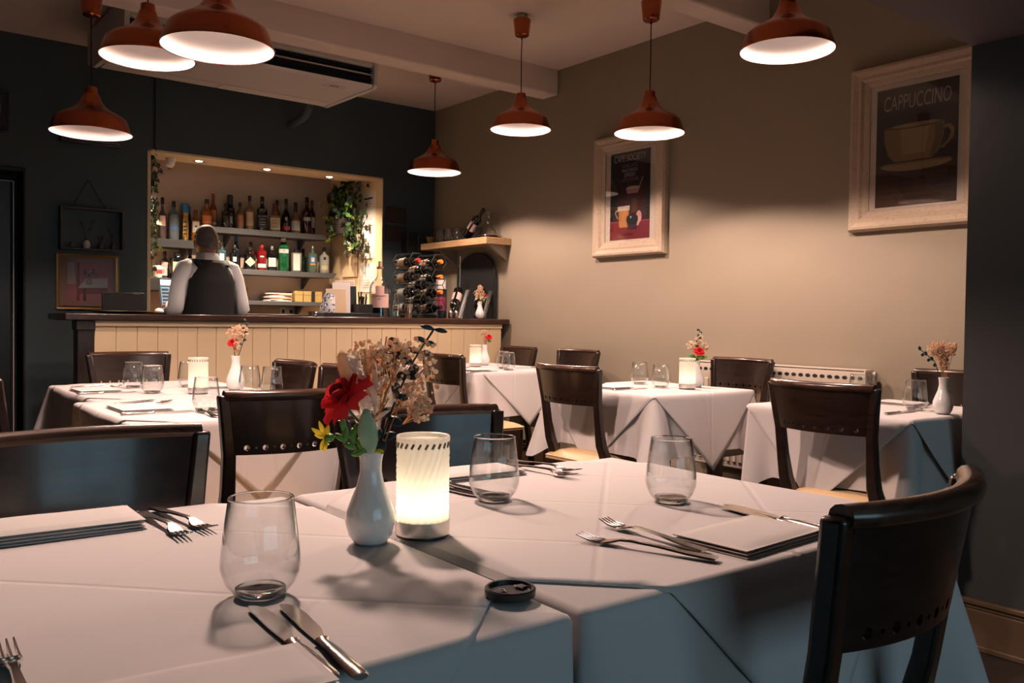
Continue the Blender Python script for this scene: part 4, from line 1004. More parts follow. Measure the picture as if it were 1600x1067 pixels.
PB = ink('print_black', (.010, .014, .016)); PM = ink('print_maroon', (.045, .012, .014), .5, 4); PR = ink('print_red', (.20, .018, .030), .3, 5); PP = ink('print_pink', (.62, .30, .30)); PC = ink('print_chalk', (.55, .52, .48)); PCP = ink('print_chalk_pink', (.42, .16, .18))
PO = ink('print_caramel', (.55, .24, .08), .4, 14); PW = ink('print_cream', (.70, .58, .48)); PN = ink('print_brown', (.055, .030, .018), .3, 5); PCUP = ink('print_cup_ochre', (.24, .155, .075), .25, 7); PCUPL = ink('print_cup_light', (.34, .24, .13), .2, 7); PCUPD = ink('print_cup_shade', (.12, .075, .035), .2); PV = ink('print_plum', (.05, .02, .035))
LX = pi / -2
t, yg = picture('cream distressed frame with dark cafe society poster, below a pendant lamp', (XR - .001, 4.0665, 1.91), LX, .647, .80, .098, .05, .36, .573, FRAMEP, MATB, 'distressed cream picture frames')
P_ = Print(t, yg, .36, .573, -.005)
P_.poly('poster', [(0, 0), (1, 0), (1, 1), (0, 1)], PB); P_.poly('backdrop', [(.12, .2), (.92, .2), (.86, .86), (.22, .86)], PM); P_.poly('menu_sign', [(.25, .62), (.76, .62), (.76, .87), (.25, .87)], PB)
P_.poly('table', [(0, 0), (1, 0), (1, .205), (0, .215)], PR); P_.poly('table_edge', [(0, .205), (1, .195), (1, .205), (0, .215)], ink('print_rose', (.40, .06, .12)))
P_.poly('cup_stand', [(.55, .30), (.70, .30), (.68, .46), (.56, .46)], ink('print_dark_caramel', (.10, .035, .015)))
P_.poly('bowl', [(.44, .52), (.70, .52), (.76, .58), (.40, .58)], PP); P_.ell('froth', .58, .582, .17, .02, PW); P_.poly('spoon', [(.74, .59), (.755, .59), (.83, .69), (.81, .69)], PC)
P_.poly('mug', [(.25, .14), (.46, .14), (.50, .18), (.48, .36), (.22, .36), (.24, .18)], PO); P_.poly('milk_top', [(.20, .33), (.50, .33), (.51, .385), (.20, .385)], PW)
for k in range(1): P_.poly('mug_handle', [(.13, .31), (.16, .345), (.21, .34), (.21, .325), (.165, .33), (.15, .305), (.21, .255), (.21, .235)], PC)
P_.ell('ice', .74, .245, .07, .07, PP); P_.poly('ice_cone', [(.66, .15), (.73, .15), (.80, .24), (.64, .24)], ink('print_pale_pink', (.68, .42, .40)))
P_.poly('muffin_case', [(.49, .11), (.67, .11), (.71, .20), (.44, .20)], PV); P_.ell('muffin', .575, .225, .15, .065, PB); P_.ell('gleam', .54, .25, .02, .012, PC)
P_.text('CAFE SOCIETY', .49, .925, .062, PC, .72, .12)
for k, s_ in enumerate(('CAFFE LATTE', 'MACCHIATO', 'ESPRESSO', 'CAFFE MOCHA')): P_.text(s_, .50, .835 - k * .052, .033, PCP if k in (0, 3) else PC, .72)
P_.text('KEEP CALM', .47, .055, .024, PV, .8)
t, yg = picture('cream distressed frame with cappuccino cup poster, cut off by the pier', (XR - .001, 2.1565, 1.957), LX, .667, .815, .10, .05, .40, .576, FRAMEP, MATB, 'distressed cream picture frames')
P_ = Print(t, yg, .402, .578, -.007)
P_.poly('poster', [(0, 0), (1, 0), (1, 1), (0, 1)], ink('print_night_blue', (.008, .014, .017))); P_.poly('table', [(0, 0), (1, 0), (1, .37), (0, .37)], PN); P_.poly('warm_corner', [(0, 0), (.45, 0), (.30, .14), (0, .22)], ink('print_warm_brown', (.09, .042, .022), .3, 6))
P_.ell('saucer', .5, .345, .44, .055, PCUPL, pi, 2 * pi); P_.poly('saucer_rim', [(.06, .345), (.94, .345), (.90, .362), (.12, .362)], PCUP)
P_.poly('cup_handle', [(.80, .62), (.90, .63), (.96, .59), (.94, .51), (.84, .44), (.78, .44), (.88, .50), (.92, .56), (.89, .60), (.80, .595)], PCUP)
P_.poly('cup', [(.10, .66), (.84, .66), (.83, .54), (.78, .43), (.70, .375), (.24, .375), (.16, .43), (.11, .54)], PCUP); P_.poly('cup_light', [(.30, .645), (.66, .645), (.62, .43), (.34, .43)], PCUPL)
P_.poly('cup_shade', [(.73, .645), (.83, .645), (.82, .54), (.77, .44), (.71, .385), (.67, .385), (.73, .52)], PCUPD); P_.ell('coffee', .47, .66, .37, .022, PCUPD); P_.ell('froth', .50, .668, .30, .016, PCUPL)
P_.text('CAPPUCCINO', .50, .865, .105, ink('print_dim_chalk', (.34, .33, .31)), .50, .10)
for k, (s_, cx, sz) in enumerate((('Smooth & Delicious', .56, .030), ('with milk or a shot of strong espresso', .56, .022), ('Steamed frothed milk', .56, .028), ('Sprinkle with chocolate powder or spicy cinnamon', .50, .0185), ('for the perfect Italian coffee', .54, .023))):
    P_.text(s_, cx, .275 - k * .052, sz, PB, .9, .35)
# pink still life in a thin gold frame
GOLD = mat('antique_gold', (.28, .17, .07), .35, .8, var=.2)
t, yg = picture('thin gold frame with pink flower still life at the bar end', (1.35, YB - .001, 1.298), 0, .39, .37, .022, .022, .25, .258, GOLD, mat('dusty_pink_mount', (.34, .19, .16), .7), None, simple=True)
P_ = Print(t, yg, .25, .258, 0)
P_.poly('still_life', [(0, 0), (1, 0), (1, 1), (0, 1)], ink('art_pink', (.42, .14, .15), .4, 5)); P_.poly('wall_light', [(.0, .42), (.2, .45), (.16, 1), (0, 1)], ink('art_pale', (.40, .34, .32), .3)); P_.poly('upright', [(.22, .0), (.30, .0), (.29, 1), (.23, 1)], ink('art_brick', (.22, .07, .06)))
P_.poly('cloth', [(.25, .34), (1, .36), (1, .62), (.45, .58)], ink('art_white_cloth', (.42, .40, .38), .3, 12)); P_.poly('table_front', [(.3, .18), (1, .2), (1, .36), (.25, .34)], ink('art_rust', (.24, .07, .06), .4, 8)); P_.poly('table_leg', [(.38, 0), (.46, 0), (.46, .33), (.38, .33)], ink('art_brown', (.12, .05, .04)))
AG = [ink('art_grey_green', (.07, .09, .085)), ink('art_dark_green', (.03, .045, .04)), ink('art_silver', (.25, .27, .26))]
P_.poly('vase', [(.46, .42), (.60, .42), (.62, .52), (.57, .60), (.49, .60), (.44, .52)], AG[2])
rg = random.Random(11)
for k in range(16): 
    a = rg.uniform(0, 2 * pi); r_ = rg.uniform(.04, .16); cx, cy = .53 + r_ * cos(a), .73 + r_ * .9 * sin(a); q = rg.uniform(0, pi)
    P_.poly('petal', [(cx + .06 * cos(q), cy + .06 * sin(q)), (cx - .018 * sin(q), cy + .018 * cos(q)), (cx - .06 * cos(q), cy - .06 * sin(q)), (cx + .018 * sin(q), cy - .018 * cos(q))], AG[k % 3])
# black frame cut by the left image edge
t, yg = picture('black frame with grey picture high at the left edge', (.74, YB - .001, 2.375), 0, .28, .26, .035, .02, .2, .18, M['black'], mat('grey_print', (.10, .11, .115), .6), None, simple=True)

# ------------------------------------------------------------------ hanging shadow-box shelf with little vases
t = thing('hanging_shelf', 'thin wooden open box shelf hung on a cord on the back wall', 'shelf', (0, YB, 0))
WD = mat('dark_grey_wood', (.055, .045, .04), .6, var=.2)
for a, c in (((1.17, -.075, 1.508), (1.565, -.003, 1.522)), ((1.17, -.075, 1.779), (1.565, -.003, 1.793)), ((1.17, -.075, 1.522), (1.184, -.003, 1.779)), ((1.551, -.075, 1.522), (1.565, -.003, 1.779))): MB().box(a, c).build('rail', WD, t, bevel=.002)
MB().tube([(1.25, -.04, 1.792), (1.353, -.012, 1.985), (1.46, -.04, 1.792)], .0045, 8).build('cord', WD, t); MB().lathe([(0, -.004), (.006, -.004), (.006, .012), (0, .012)], 10, M=Matrix.Translation((1.353, -.008, 1.987)) @ Matrix.Rotation(pi / 2, 4, 'X')).build('nail', M['steel'], t)
def bud(name, lb, x, prof, m, stems=None, fm=None):
    t_ = thing(name, lb, 'vase', (x, YB - .038, 1.5222)); MB().lathe(prof, 20).build('pot', m, t_)
    for st in stems or []:
        MB().tube(st[0], .0016, 5).build('stem', fm, t_)
        b = MB(); e_ = Vector(st[0][-1]); b.lathe([(0, -st[1]), (st[1] * .35, -st[1] * .4), (st[1] * .4, .2 * st[1]), (0, st[1])], 8, M=Matrix.Translation(e_) @ Matrix.Rotation(st[2], 4, 'Y')); b.build('bloom', fm, t_)
DRY = mat('dim_dried_stems', (.05, .04, .035), .8)
bud('bud_vase', 'white egg-shaped bud vase with dark stems on the hanging shelf', 1.335, [(0, 0), (.018, 0), (.024, .012), (.022, .035), (.012, .054), (.009, .054), (.017, .034), (0, .006)], mat('dull_white_glaze', (.50, .48, .46), .4), [([(0, 0, .04), (-.012, 0, .10), (-.03, 0, .17)], .02, -.3), ([(0, 0, .04), (.012, 0, .12), (.045, 0, .185)], .024, .6), ([(0, 0, .04), (0, 0, .10), (.025, 0, .13)], .022, 1.0), ([(0, 0, .04), (-.01, 0, .09), (-.02, 0, .14)], .018, -.2)], DRY)
bud('bud_vase', 'small round grey pot at the left of the hanging shelf', 1.250, [(0, 0), (.016, 0), (.021, .012), (.016, .028), (.006, .036), (0, .036)], mat('grey_glaze', (.12, .10, .10), .5))
bud('bud_vase', 'brown pot with reddish dried flowers on the hanging shelf', 1.425, [(0, 0), (.018, 0), (.022, .015), (.016, .034), (.012, .034), (0, .01)], mat('brown_glaze', (.07, .045, .04), .5), [([(0, 0, .02), (-.012, 0, .07)], .018, -.3), ([(0, 0, .02), (.008, 0, .075)], .02, .3), ([(0, 0, .02), (0, 0, .06)], .02, 0)], mat('rusty_flowers', (.07, .03, .025), .8))
bud('bud_vase', 'slim grey bottle with one sprig at the right of the hanging shelf', 1.505, [(0, 0), (.016, 0), (.018, .02), (.010, .044), (.008, .052), (0, .052)], mat('slate_glaze', (.06, .06, .065), .4), [([(0, 0, .05), (-.01, 0, .09), (-.022, 0, .13)], .02, -.3), ([(0, 0, .05), (-.006, 0, .10)], .016, .2)], DRY)
# emergency light behind the lowest left pendant
t = thing('emergency_light', 'dark emergency light fitting on the wall behind the lowest left pendant', 'light', (1.368, YB, 2.275))
MB().box((-.195, -.045, -.055), (.195, -.001, .055)).build('casing', mat('smoked_grey', (.03, .035, .038), .4), t, bevel=.008); MB().box((-.175, -.058, -.038), (.175, -.045, .04)).build('diffuser', mat('smoked_diffuser', (.05, .06, .065), .2, coat=.5), t, bevel=.006); MB().tube([(-.14, -.064, .02), (.13, -.064, .02)], .004, 8).build('tube', mat('dim_tube', (.3, .34, .36), .2), t)
# two engraved plaques right of the opening
for k, (z0, lb) in enumerate(((1.883, 'upper of two dark slatted plaques right of the bar opening'), (1.726, 'lower of two dark slatted plaques right of the bar opening'))):
    t = thing('wall_plaque', lb, 'plaque', (3.735, YB, z0), 0, 'dark plaques')
    MB().box((-.098, -.012, 0), (.098, -.001, .130)).build('backing', mat('dark_bronze', (.030, .024, .017), .45, .3), t, bevel=.002)
    for q in range(5): MB().box((-.084, -.0145, .016 + q * .021), (.07, -.012, .027 + q * .021)).build('line', mat('dull_bronze', (.052, .042, .028), .4, .4), t, smooth=False)

# ------------------------------------------------------------------ corner shelf and what stands on it
t = thing('corner_shelf', 'thick oak shelf in the corner above the wine rack', 'shelf', (0, 0, 1.655))
MB().slab([(3.89, 6.30, 0), (3.88, 5.345, 0), (4.118, 5.345, 0), (4.118, 6.30, 0)], (0, 0, 1), .052).build('board', M['oak'], t, bevel=.003)
MB().box((3.90, 5.37, .0525), (4.118, 6.29, .056)).build('liner', M['black'], t, smooth=False)
for yy in (5.40, 6.1): MB().add([(4.118, yy, -.002), (3.95, yy, -.002), (4.118, yy, -.12), (4.118, yy + .03, -.002), (3.95, yy + .03, -.002), (4.118, yy + .03, -.12)], [(0,1,2),(5,4,3),(0,3,4,1),(1,4,5,2),(2,5,3,0)]).build('bracket', M['paint'], t, smooth=False)
SZ = 1.7115
TUMB = [(0, .0), (.024, 0), (.028, .003), (.038, .015), (.0432, .029), (.0440, .036), (.0425, .056), (.0355, .110), (.0349, .1106), (.0342, .110), (.0412, .056), (.0428, .036), (.0420, .030), (.037, .018), (.028, .0095), (0, .008)]
def tumbler(label, loc, group, s=1.0):
    t_ = thing('glass_tumbler', label, 'glass', loc, 0, group)
    cut = 3
    MB().lathe([(r * s, z * s) for r, z in TUMB[2:14]], 40).build('bowl', M['glass'], t_, angle=60)
    MB().lathe([(r * s, z * s) for r, z in ((0, .0004), (.024, .0002), (.028, .003), (.0275, .0092), (0, .0082))], 40).build('base', M['glass_base'], t_, angle=60)
    MB().lathe([((.0355 + .0006) * s, .1088 * s), (.0357 * s, .1104 * s), (.0349 * s, .1108 * s), (.0341 * s, .1104 * s), (.0340 * s, .1088 * s)], 40).build('rim', M['glass_base'], t_)
    return t_
for k in range(6):
    tumbler(['front left', 'front middle', 'front right', 'rear left', 'rear middle', 'rear right'][k] + ' glass of the six tumblers on the corner shelf', (3.955 + .09 * (k // 3), 6.10 - .125 * (k % 3), SZ), 'tumblers on the corner shelf', .95)
def orient(o, base, tip, spin=0.0):
    d = (Vector(tip) - Vector(base)).normalized()
    o.location = base; o.rotation_mode = 'QUATERNION'
    o.rotation_quaternion = d.to_track_quat('Z', 'Y') @ Matrix.Rotation(spin, 3, 'Z').to_quaternion()
def wine(label, base, tip, cap, lab, spin=0.0, group='wine bottles', h=.30, r=.037):
    t_ = bottle(0, 1, 0, h, r, 'wine', cap, lab, label, sh=.60, nk=.74, nr=.0135, capf=.86, group=group, name='wine_bottle')
    orient(t_, base, tip, spin); return t_
wine('dark wine bottle with pink label leaning on the corner shelf', (4.0, 5.775, SZ + .035), (4.0, 5.555, SZ + .225), 'k', [('p', .26, .52, 2.9)], 2.0)
t = thing('bottle_holder', 'dark holder under the leaning bottle on the corner shelf', 'holder', (4.0, 5.69, SZ))
MB().box((-.04, -.09, 0), (.04, .02, .006)).build('foot', M['black'], t); MB().box((-.03, -.085, .004), (.03, -.075, .095)).build('arm', M['black'], t)
t = thing('decanter', 'clear glass wine decanter at the right end of the corner shelf', 'decanter', (3.99, 5.475, SZ))
MB().lathe([(0, .002), (.075, 0), (.092, .010), (.090, .022), (.055, .062), (.028, .095), (.0215, .125), (.024, .170), (.032, .205), (.0305, .205), (.0225, .170), (.020, .125), (.0265, .096), (.053, .064), (.087, .023), (.088, .012), (.074, .005), (0, .006)], 40).build('body', M['glass'], t)
MB().lathe([(0, .0062), (.074, .0062), (.085, .012), (.083, .018), (0, .018)], 36).build('wine_dregs', mat('dark_dregs', (.06, .03, .02), .2), t)
t = thing('amber_dish', 'amber glass dish at the left end of the corner shelf', 'dish', (3.955, 6.235, SZ))
MB().lathe([(0, 0), (.03, 0), (.045, .05), (.042, .05), (.028, .006), (0, .006)], 24).build('bowl', dark('amber_glass', (.42, .22, .03)), t); MB().lathe([(.0445, .046), (.047, .052), (.0425, .053)], 24).build('lip', dark('amber_glass_lip', (.5, .28, .05)), t)
t = thing('speaker', 'black wall speaker in the corner left of the oak shelf', 'speaker', (3.85, 6.45, 1.64))
MB().box((-.055, -.10, 0), (.055, -.001, .165)).build('cabinet', M['black'], t, bevel=.004); MB().box((.047, -.1015, .01), (.052, -.099, .15)).build('edge_strip', M['brushed'], t, smooth=False); MB().lathe([(0, 0), (.035, 0), (.038, .004), (0, .006)], 24, M=Matrix.Translation((-.005, -.1, .06)) @ Matrix.Rotation(pi / 2, 4, 'X')).build('cone', M['black_matt'], t)

# ------------------------------------------------------------------ wine rack on the bar
t = thing('wine_rack', 'black wire honeycomb wine rack on the bar', 'rack', (0, 0, 0))
HR = .0648; cells = [(3.345 + c * .0972, 1.500 - r * .1122 - (.0561 if c == 1 else 0)) for c in range(3) for r in range(4 if c != 1 else 3)]
for (cx, cz) in cells:
    b = MB()
    for yy in (5.47, 5.70):
        b.tube([(cx + HR * cos(k * pi / 3), yy, cz + HR * sin(k * pi / 3)) for k in range(7)], .0032, 6, caps=False)
    for k in (1, 2, 4, 5): b.tube([(cx + HR * cos(k * pi / 3), 5.47, cz + HR * sin(k * pi / 3)), (cx + HR * cos(k * pi / 3), 5.70, cz + HR * sin(k * pi / 3))], .0028, 6)
    b.build('cell', M['black_matt'], t)
for xx in (3.36, 3.525): MB().box((xx - .008, 5.46, CT + .0005), (xx + .008, 5.71, 1.112)).build('foot', M['black_matt'], t, bevel=.002)
capn = {0: 'r', 7: 'o', 8: 'o', 9: 'o'}
wl = ['top left wine bottle in the rack, with red cap', 'second bottle down at the left of the wine rack', 'third bottle down at the left of the wine rack', 'bottom left bottle of the wine rack',
      'upper bottle in the middle column of the wine rack', 'central bottle in the middle column of the wine rack', 'lower bottle in the middle column of the wine rack',
      'top right wine bottle in the rack, with orange cap', 'second bottle down at the right of the rack, orange capped', 'third bottle down at the right of the rack, orange capped', 'bottom right bottle of the wine rack']
for k, (cx, cz) in enumerate(cells):
    wine(wl[k], (cx, 5.735, cz - .012), (cx + .004, 5.435, cz + .004), capn.get(k, 'k'), [(['c', 't', 'w'][k % 3], .16, .46, 2.9)] if k not in (3, 6) else [('g', .2, .4, 2.9)], group='wine bottles in the rack')
# tilted bottle holders
for k, (x0, lb1, lb2) in enumerate(((3.665, 'wine bottle tilted neck down in the holder left of the bar vase', 'slanted black and steel holder left of the bar vase'), (3.885, 'wine bottle tilted neck down in the holder right of the bar vase', 'slanted black and steel holder right of the bar vase'))):
    base = (x0 + .145, 5.60, 1.305); tip = (x0, 5.47, CT + .035)
    wine(lb1, base, tip, 'k', [(['p', 'c'][k], .20, .46, 2.9)], group='tilted wine bottles')
    h_ = thing('bottle_holder', lb2, 'holder', (x0 + .10, 5.50, CT + .0005))
    MB().slab([(-.055, -.03, .0), (-.035, -.05, .0), (.105, .045, .225), (.085, .065, .225)], (.62, -.62, -.48), .012).build('back_plate', M['black'], h_, bevel=.002)
    MB().tube([(-.035, -.058, .004), (-.042, -.05, .03), (.0, -.03, .09), (.108, .04, .232)], .0035, 8).build('steel_edge', M['steel'], h_); MB().box((-.07, -.05, 0), (.04, .05, .005)).build('foot', M['black'], h_)
# arched board, steel pole, tins, bottle, tumbler, shakers
t = thing('arched_board', 'large black arch-topped board leaning in the corner behind the wine rack', 'board', (4.085, 5.755, CT + .0005))
ap = [(.258, 0), (.258, .34)] + [(.258 * cos(a * pi / 16), .34 + .185 * sin(a * pi / 16)) for a in range(1, 16)] + [(-.258, .34), (-.258, 0)]
MB().slab([(.015, y, z) for y, z in ap], (-1, 0, 0), .02).build('panel', M['black_matt'], t, angle=30); b = MB(); b.tube([(-.006, y, z) for y, z in ap], .009, 8); b.build('border', M['black'], t)
t = thing('pole_stand', 'slim upright steel pole in front of the arched board', 'stand', (3.90, 5.72, CT + .0005)); MB().lathe([(0, 0), (.04, 0), (.04, .008), (0, .01)], 20).build('base', M['black'], t); MB().tube([(0, 0, .006), (0, 0, .49)], .0055, 10).build('pole', M['steel'], t)
t = thing('tin', 'tall tin with white, black and pink bands beside the wine rack', 'tin', (3.70, 5.68, CT + .0005))
for k, (z0, z1, m_) in enumerate(((0, .06, M['black']), (.06, .165, mat('magenta_band', (.35, .05, .10), .4)), (.165, .225, M['black']), (.225, .295, M['plastic_white']))): MB().lathe([(0, z0), (.038, z0), (.038, z1), (0, z1)], 24).build('band', m_, t)
for s in (-1, 1): MB().tube([(s * .043, -.01, .0), (s * .043, -.01, .30), (s * .03, -.01, .318)], .003, 6).build('wire', M['steel'], t)
t = thing('water_bottle', 'small clear bottle between the giant bottle and the wine rack', 'bottle', (3.20, 5.50, CT + .0005)); MB().lathe([(0, .002), (.027, 0), (.030, .008), (.029, .07), (.020, .115), (.014, .145), (.018, .172), (.0155, .172), (.0125, .145), (.018, .113), (.027, .07), (.027, .012), (0, .010)], 28).build('body', M['glass'], t); MB().lathe([(0, .0105), (.0265, .0105), (.0265, .05), (0, .05)], 24).build('water', M['glass_base'], t)
t = thing('steel_tumbler', 'dented steel bar tumbler left of the wine rack', 'cup', (3.27, 5.445, CT + .0005)); MB().lathe([(0, 0), (.022, 0), (.024, .004), (.030, .10), (.028, .10), (.022, .006), (0, .005)], 24).build('cup', M['steel'], t); MB().lathe([(.0295, .098), (.032, .102), (.0285, .103)], 24).build('lip', M['steel'], t)
for k in range(2):
    t = thing('salt_shaker', ['left', 'right'][k] + ' small steel shaker in front of the wine rack foot', 'shaker', (3.60 + .05 * k, 5.40, CT + .0005), 0, 'steel shakers'); MB().lathe([(0, 0), (.016, 0), (.018, .004), (.015, .035), (.016, .04), (0, .04)], 18).build('body', M['steel'], t); MB().lathe([(.016, .0395), (.016, .046), (.009, .056), (0, .058)], 18).build('top', M['brushed'], t)

# ------------------------------------------------------------------ radiator on the right wall
t = thing('radiator', 'cream panel radiator with slotted top under the right wall pictures', 'radiator', (XR, 2.90, 0))
RADM = mat('radiator_enamel', (.62, .54, .45), .35, var=.03)
b = MB()
prof = [(-.085, .845), (-.092, .80), (-.085, .77), (-.085, .26), (-.075, .25), (-.068, .26), (-.068, .845)]
b.add([(x, -.55, z) for x, z in prof] + [(x, .55, z) for x, z in prof], [tuple(range(7)), tuple(reversed(range(7, 14)))] + [(i, (i + 1) % 7, (i + 1) % 7 + 7, i + 7) for i in range(7)]); b.build('front_panel', RADM, t, angle=25)
for k in range(26): MB().box((-.096, -.53 + k * .0415, .29), (-.086, -.53 + k * .0415 + .026, .76)).build('rib', RADM, t, bevel=.004)
MB().box((-.03, -.55, .26), (-.02, .55, .845)).build('rear_panel', RADM, t, smooth=False)
MB().box((-.088, -.555, .848), (-.016, .555, .856)).build('top_grille', RADM, t, bevel=.002)
for k in range(26): MB().lathe([(0, 0), (.0125, 0), (.0125, .0025), (0, .0025)], 14, M=Matrix.Translation((-.0905, -.53 + k * .0424, .812)) @ Matrix.Rotation(-pi / 2, 4, 'Y'), sx=.75, sy=1.1).build('slot', M['black_matt'], t, smooth=False)
for s in (-1, 1): MB().box((-.09, s * .553 - .004, .27), (-.018, s * .553 + .004, .85)).build('side_cap', RADM, t, bevel=.002)
MB().lathe([(0, 0), (.016, 0), (.018, .03), (.012, .045), (0, .047)], 14, (-.05, -.585, .80)).box((-.06, -.585, .79), (-.04, -.555, .81)).build('valve', M['brushed'], t)
for yy in (-.4, .4): MB().box((-.02, yy - .02, .5), (-.001, yy + .02, .6)).build('bracket', RADM, t, smooth=False)
for yy in (-.585,): MB().tube([(-.05, yy, .80), (-.05, yy, .0)], .008, 10).build('pipe', M['brushed'], t)
# ------------------------------------------------------------------ table lamps, vases
SHADEM = None
def shade_mat():
    m, nt, bb = newmat('frosted_ribbed_glass'); N, L = nt.nodes, nt.links; N.remove(bb); out = N['Material Output']
    tl = N.new('ShaderNodeBsdfTranslucent'); tl.inputs[0].default_value = (.95, .92, .84, 1)
    df = N.new('ShaderNodeBsdfDiffuse'); df.inputs[0].default_value = (.80, .77, .70, 1)
    gl = N.new('ShaderNodeBsdfGlossy'); gl.inputs['Roughness'].default_value = .25
    mx = N.new('ShaderNodeMixShader'); mx.inputs[0].default_value = .62; L.new(df.outputs[0], mx.inputs[1]); L.new(tl.outputs[0], mx.inputs[2])
    m2 = N.new('ShaderNodeMixShader'); m2.inputs[0].default_value = .05; L.new(mx.outputs[0], m2.inputs[1]); L.new(gl.outputs[0], m2.inputs[2]); L.new(m2.outputs[0], out.inputs['Surface'])
    return m
SHADEM = shade_mat()
LEDM = mat('warm_led', (1, .9, .7), .4, emit=(1, .80, .50), estr=10.0)
def table_lamp(label, x, y, s=1.0, z=TZ + .004, on=1.0):
    t = thing('table_lamp', label, 'lamp', (x, y, z), rnd.uniform(0, 6), 'ribbed cordless table lamps')
    R0, H0 = .0385 * s, .142 * s
    n = 144; K = 24
    def rib(a, c):
        zz = .024 * s + (H0 - .024 * s) * c; th = 2 * pi * a
        tw = 1.15 * c
        k = 1.0 if c > .965 or c < .02 else 1 - .085 * abs(cos(K / 2 * (th - tw)))
        return (R0 * k * cos(th), R0 * k * sin(th), zz)
    b = MB(); b.grid(n, 20, rib, closeu=True); b.build('shade', SHADEM, t, angle=180, fix=False)
    b = MB(); b.lathe([(R0, H0), (R0 * .97, H0 + .0025), (R0 * .90, H0 + .001), (R0 * .88, H0 - .004), (0, H0 - .006)], 48); b.build('shade_top', SHADEM, t, angle=50)
    for k in range(K):
        a = 2 * pi * (k + .5) / K
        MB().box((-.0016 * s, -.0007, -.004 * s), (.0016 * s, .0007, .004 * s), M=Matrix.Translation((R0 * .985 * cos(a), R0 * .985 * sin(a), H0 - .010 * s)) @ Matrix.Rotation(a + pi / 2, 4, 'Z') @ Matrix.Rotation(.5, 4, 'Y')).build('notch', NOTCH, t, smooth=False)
    MB().lathe([(0, .004), (R0 * 1.01, .004), (R0 * 1.02, .006), (R0 * 1.02, .024 * s), (R0 * .9, .0255 * s), (0, .0255 * s)], 48).build('base', M['brushed'], t)
    MB().lathe([(0, 0), (R0 * .96, 0), (R0 * .98, .002), (R0 * .96, .0045), (0, .0045)], 40).build('foot', M['black'], t)
    MB().lathe([(0, .026 * s), (.013 * s, .026 * s), (.016 * s, .034 * s), (.010 * s, .042 * s), (0, .044 * s)], 20).build('led', LEDM, t)
    ld = bpy.data.lights.new('table_lamp_light', 'POINT'); ld.energy = .085 * on; ld.color = (1, .85, .66); ld.shadow_soft_size = .012
    lo = bpy.data.objects.new('table_lamp_light', ld); COL.objects.link(lo); lo.parent = t; lo.location = (0, 0, .052 * s)
    return t
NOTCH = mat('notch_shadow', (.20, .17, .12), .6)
table_lamp('glowing ribbed table lamp beside the vase on the nearest table', .666, 1.065)
table_lamp('ribbed table lamp on the left back tables', 1.145, 3.525, on=.4)
table_lamp('ribbed table lamp on the far corner table', 3.335, 4.70, on=.4)
table_lamp('ribbed table lamp in front of the rose vase on the middle right table', 3.150, 2.725, on=.4)
VASE = [(0, .001), (.020, 0), (.0235, .003), (.030, .012), (.0345, .030), (.0335, .043), (.0265, .062), (.0185, .082), (.0150, .100), (.0150, .112), (.0175, .1265), (.0165, .127), (.0135, .112), (.0135, .10), (.017, .082), (0, .06)]
def vase(label, x, y, z=TZ + .004, s=1.0):
    t = thing('bud_vase', label, 'vase', (x, y, z), 0, 'white porcelain vases')
    MB().lathe([(r * s, q * s) for r, q in VASE], 40).build('body', M['porcelain'], t, angle=60)
    MB().lathe([(.0166 * s, .1262 * s), (.0174 * s, .1278 * s), (.0166 * s, .1285 * s), (.0155 * s, .1272 * s)], 40).build('lip', M['porcelain'], t)
    MB().lathe([(.0205 * s, .0002), (.0235 * s, .0026 * s), (.022 * s, .0030)], 40).build('foot_ring', mat('grey_unglazed', (.35, .34, .33), .7), t)
    return t
# ------------------------------------------------------------------ flowers (local x = to the camera's right, origin at the vase mouth)
FR = -YAW
def leafy(name, c, tr=.4):
    """thin plant matter: diffuse plus light shining through"""
    m, nt, bb = newmat(name); N, L = nt.nodes, nt.links; N.remove(bb); out = N['Material Output']
    no = N.new('ShaderNodeTexNoise'); no.inputs['Scale'].default_value = 90
    mx = N.new('ShaderNodeMix'); mx.data_type = 'RGBA'; mx.inputs[6].default_value = tuple(v * .8 for v in c) + (1,); mx.inputs[7].default_value = tuple(min(1, v * 1.1) for v in c) + (1,); L.new(no.outputs['Fac'], mx.inputs[0])
    d = N.new('ShaderNodeBsdfDiffuse'); t_ = N.new('ShaderNodeBsdfTranslucent'); L.new(mx.outputs[2], d.inputs[0]); L.new(mx.outputs[2], t_.inputs[0])
    ms = N.new('ShaderNodeMixShader'); ms.inputs[0].default_value = tr; L.new(d.outputs[0], ms.inputs[1]); L.new(t_.outputs[0], ms.inputs[2]); L.new(ms.outputs[0], out.inputs['Surface'])
    return m
ROSE = leafy('red_rose_petal', (.85, .05, .06), .45); ROSED = mat('deep_rose_petal', (.38, .012, .02), .6, var=.2)
STEMG = mat('green_stem', (.05, .11, .03), .6); TWIG = leafy('straw_twig', (.75, .45, .22), .4); DRYP = leafy('dried_florets', (1.0, .68, .50), .65); DRYC = leafy('dried_cream_florets', (1.0, .84, .68), .65)
BUNNY = leafy('bunny_tail', (.92, .68, .46), .5); RUSC = leafy('bleached_leaf', (.95, .82, .72), .55); EUC = mat('dark_eucalyptus', (.018, .032, .036), .45, var=.3, scale=60); MINT = leafy('mint_leaf', (.52, .72, .52), .4)
LILY = leafy('yellow_lily', (.85, .62, .05), .3); BUDG = mat('green_bud', (.10, .28, .03), .45, var=.3, scale=60)
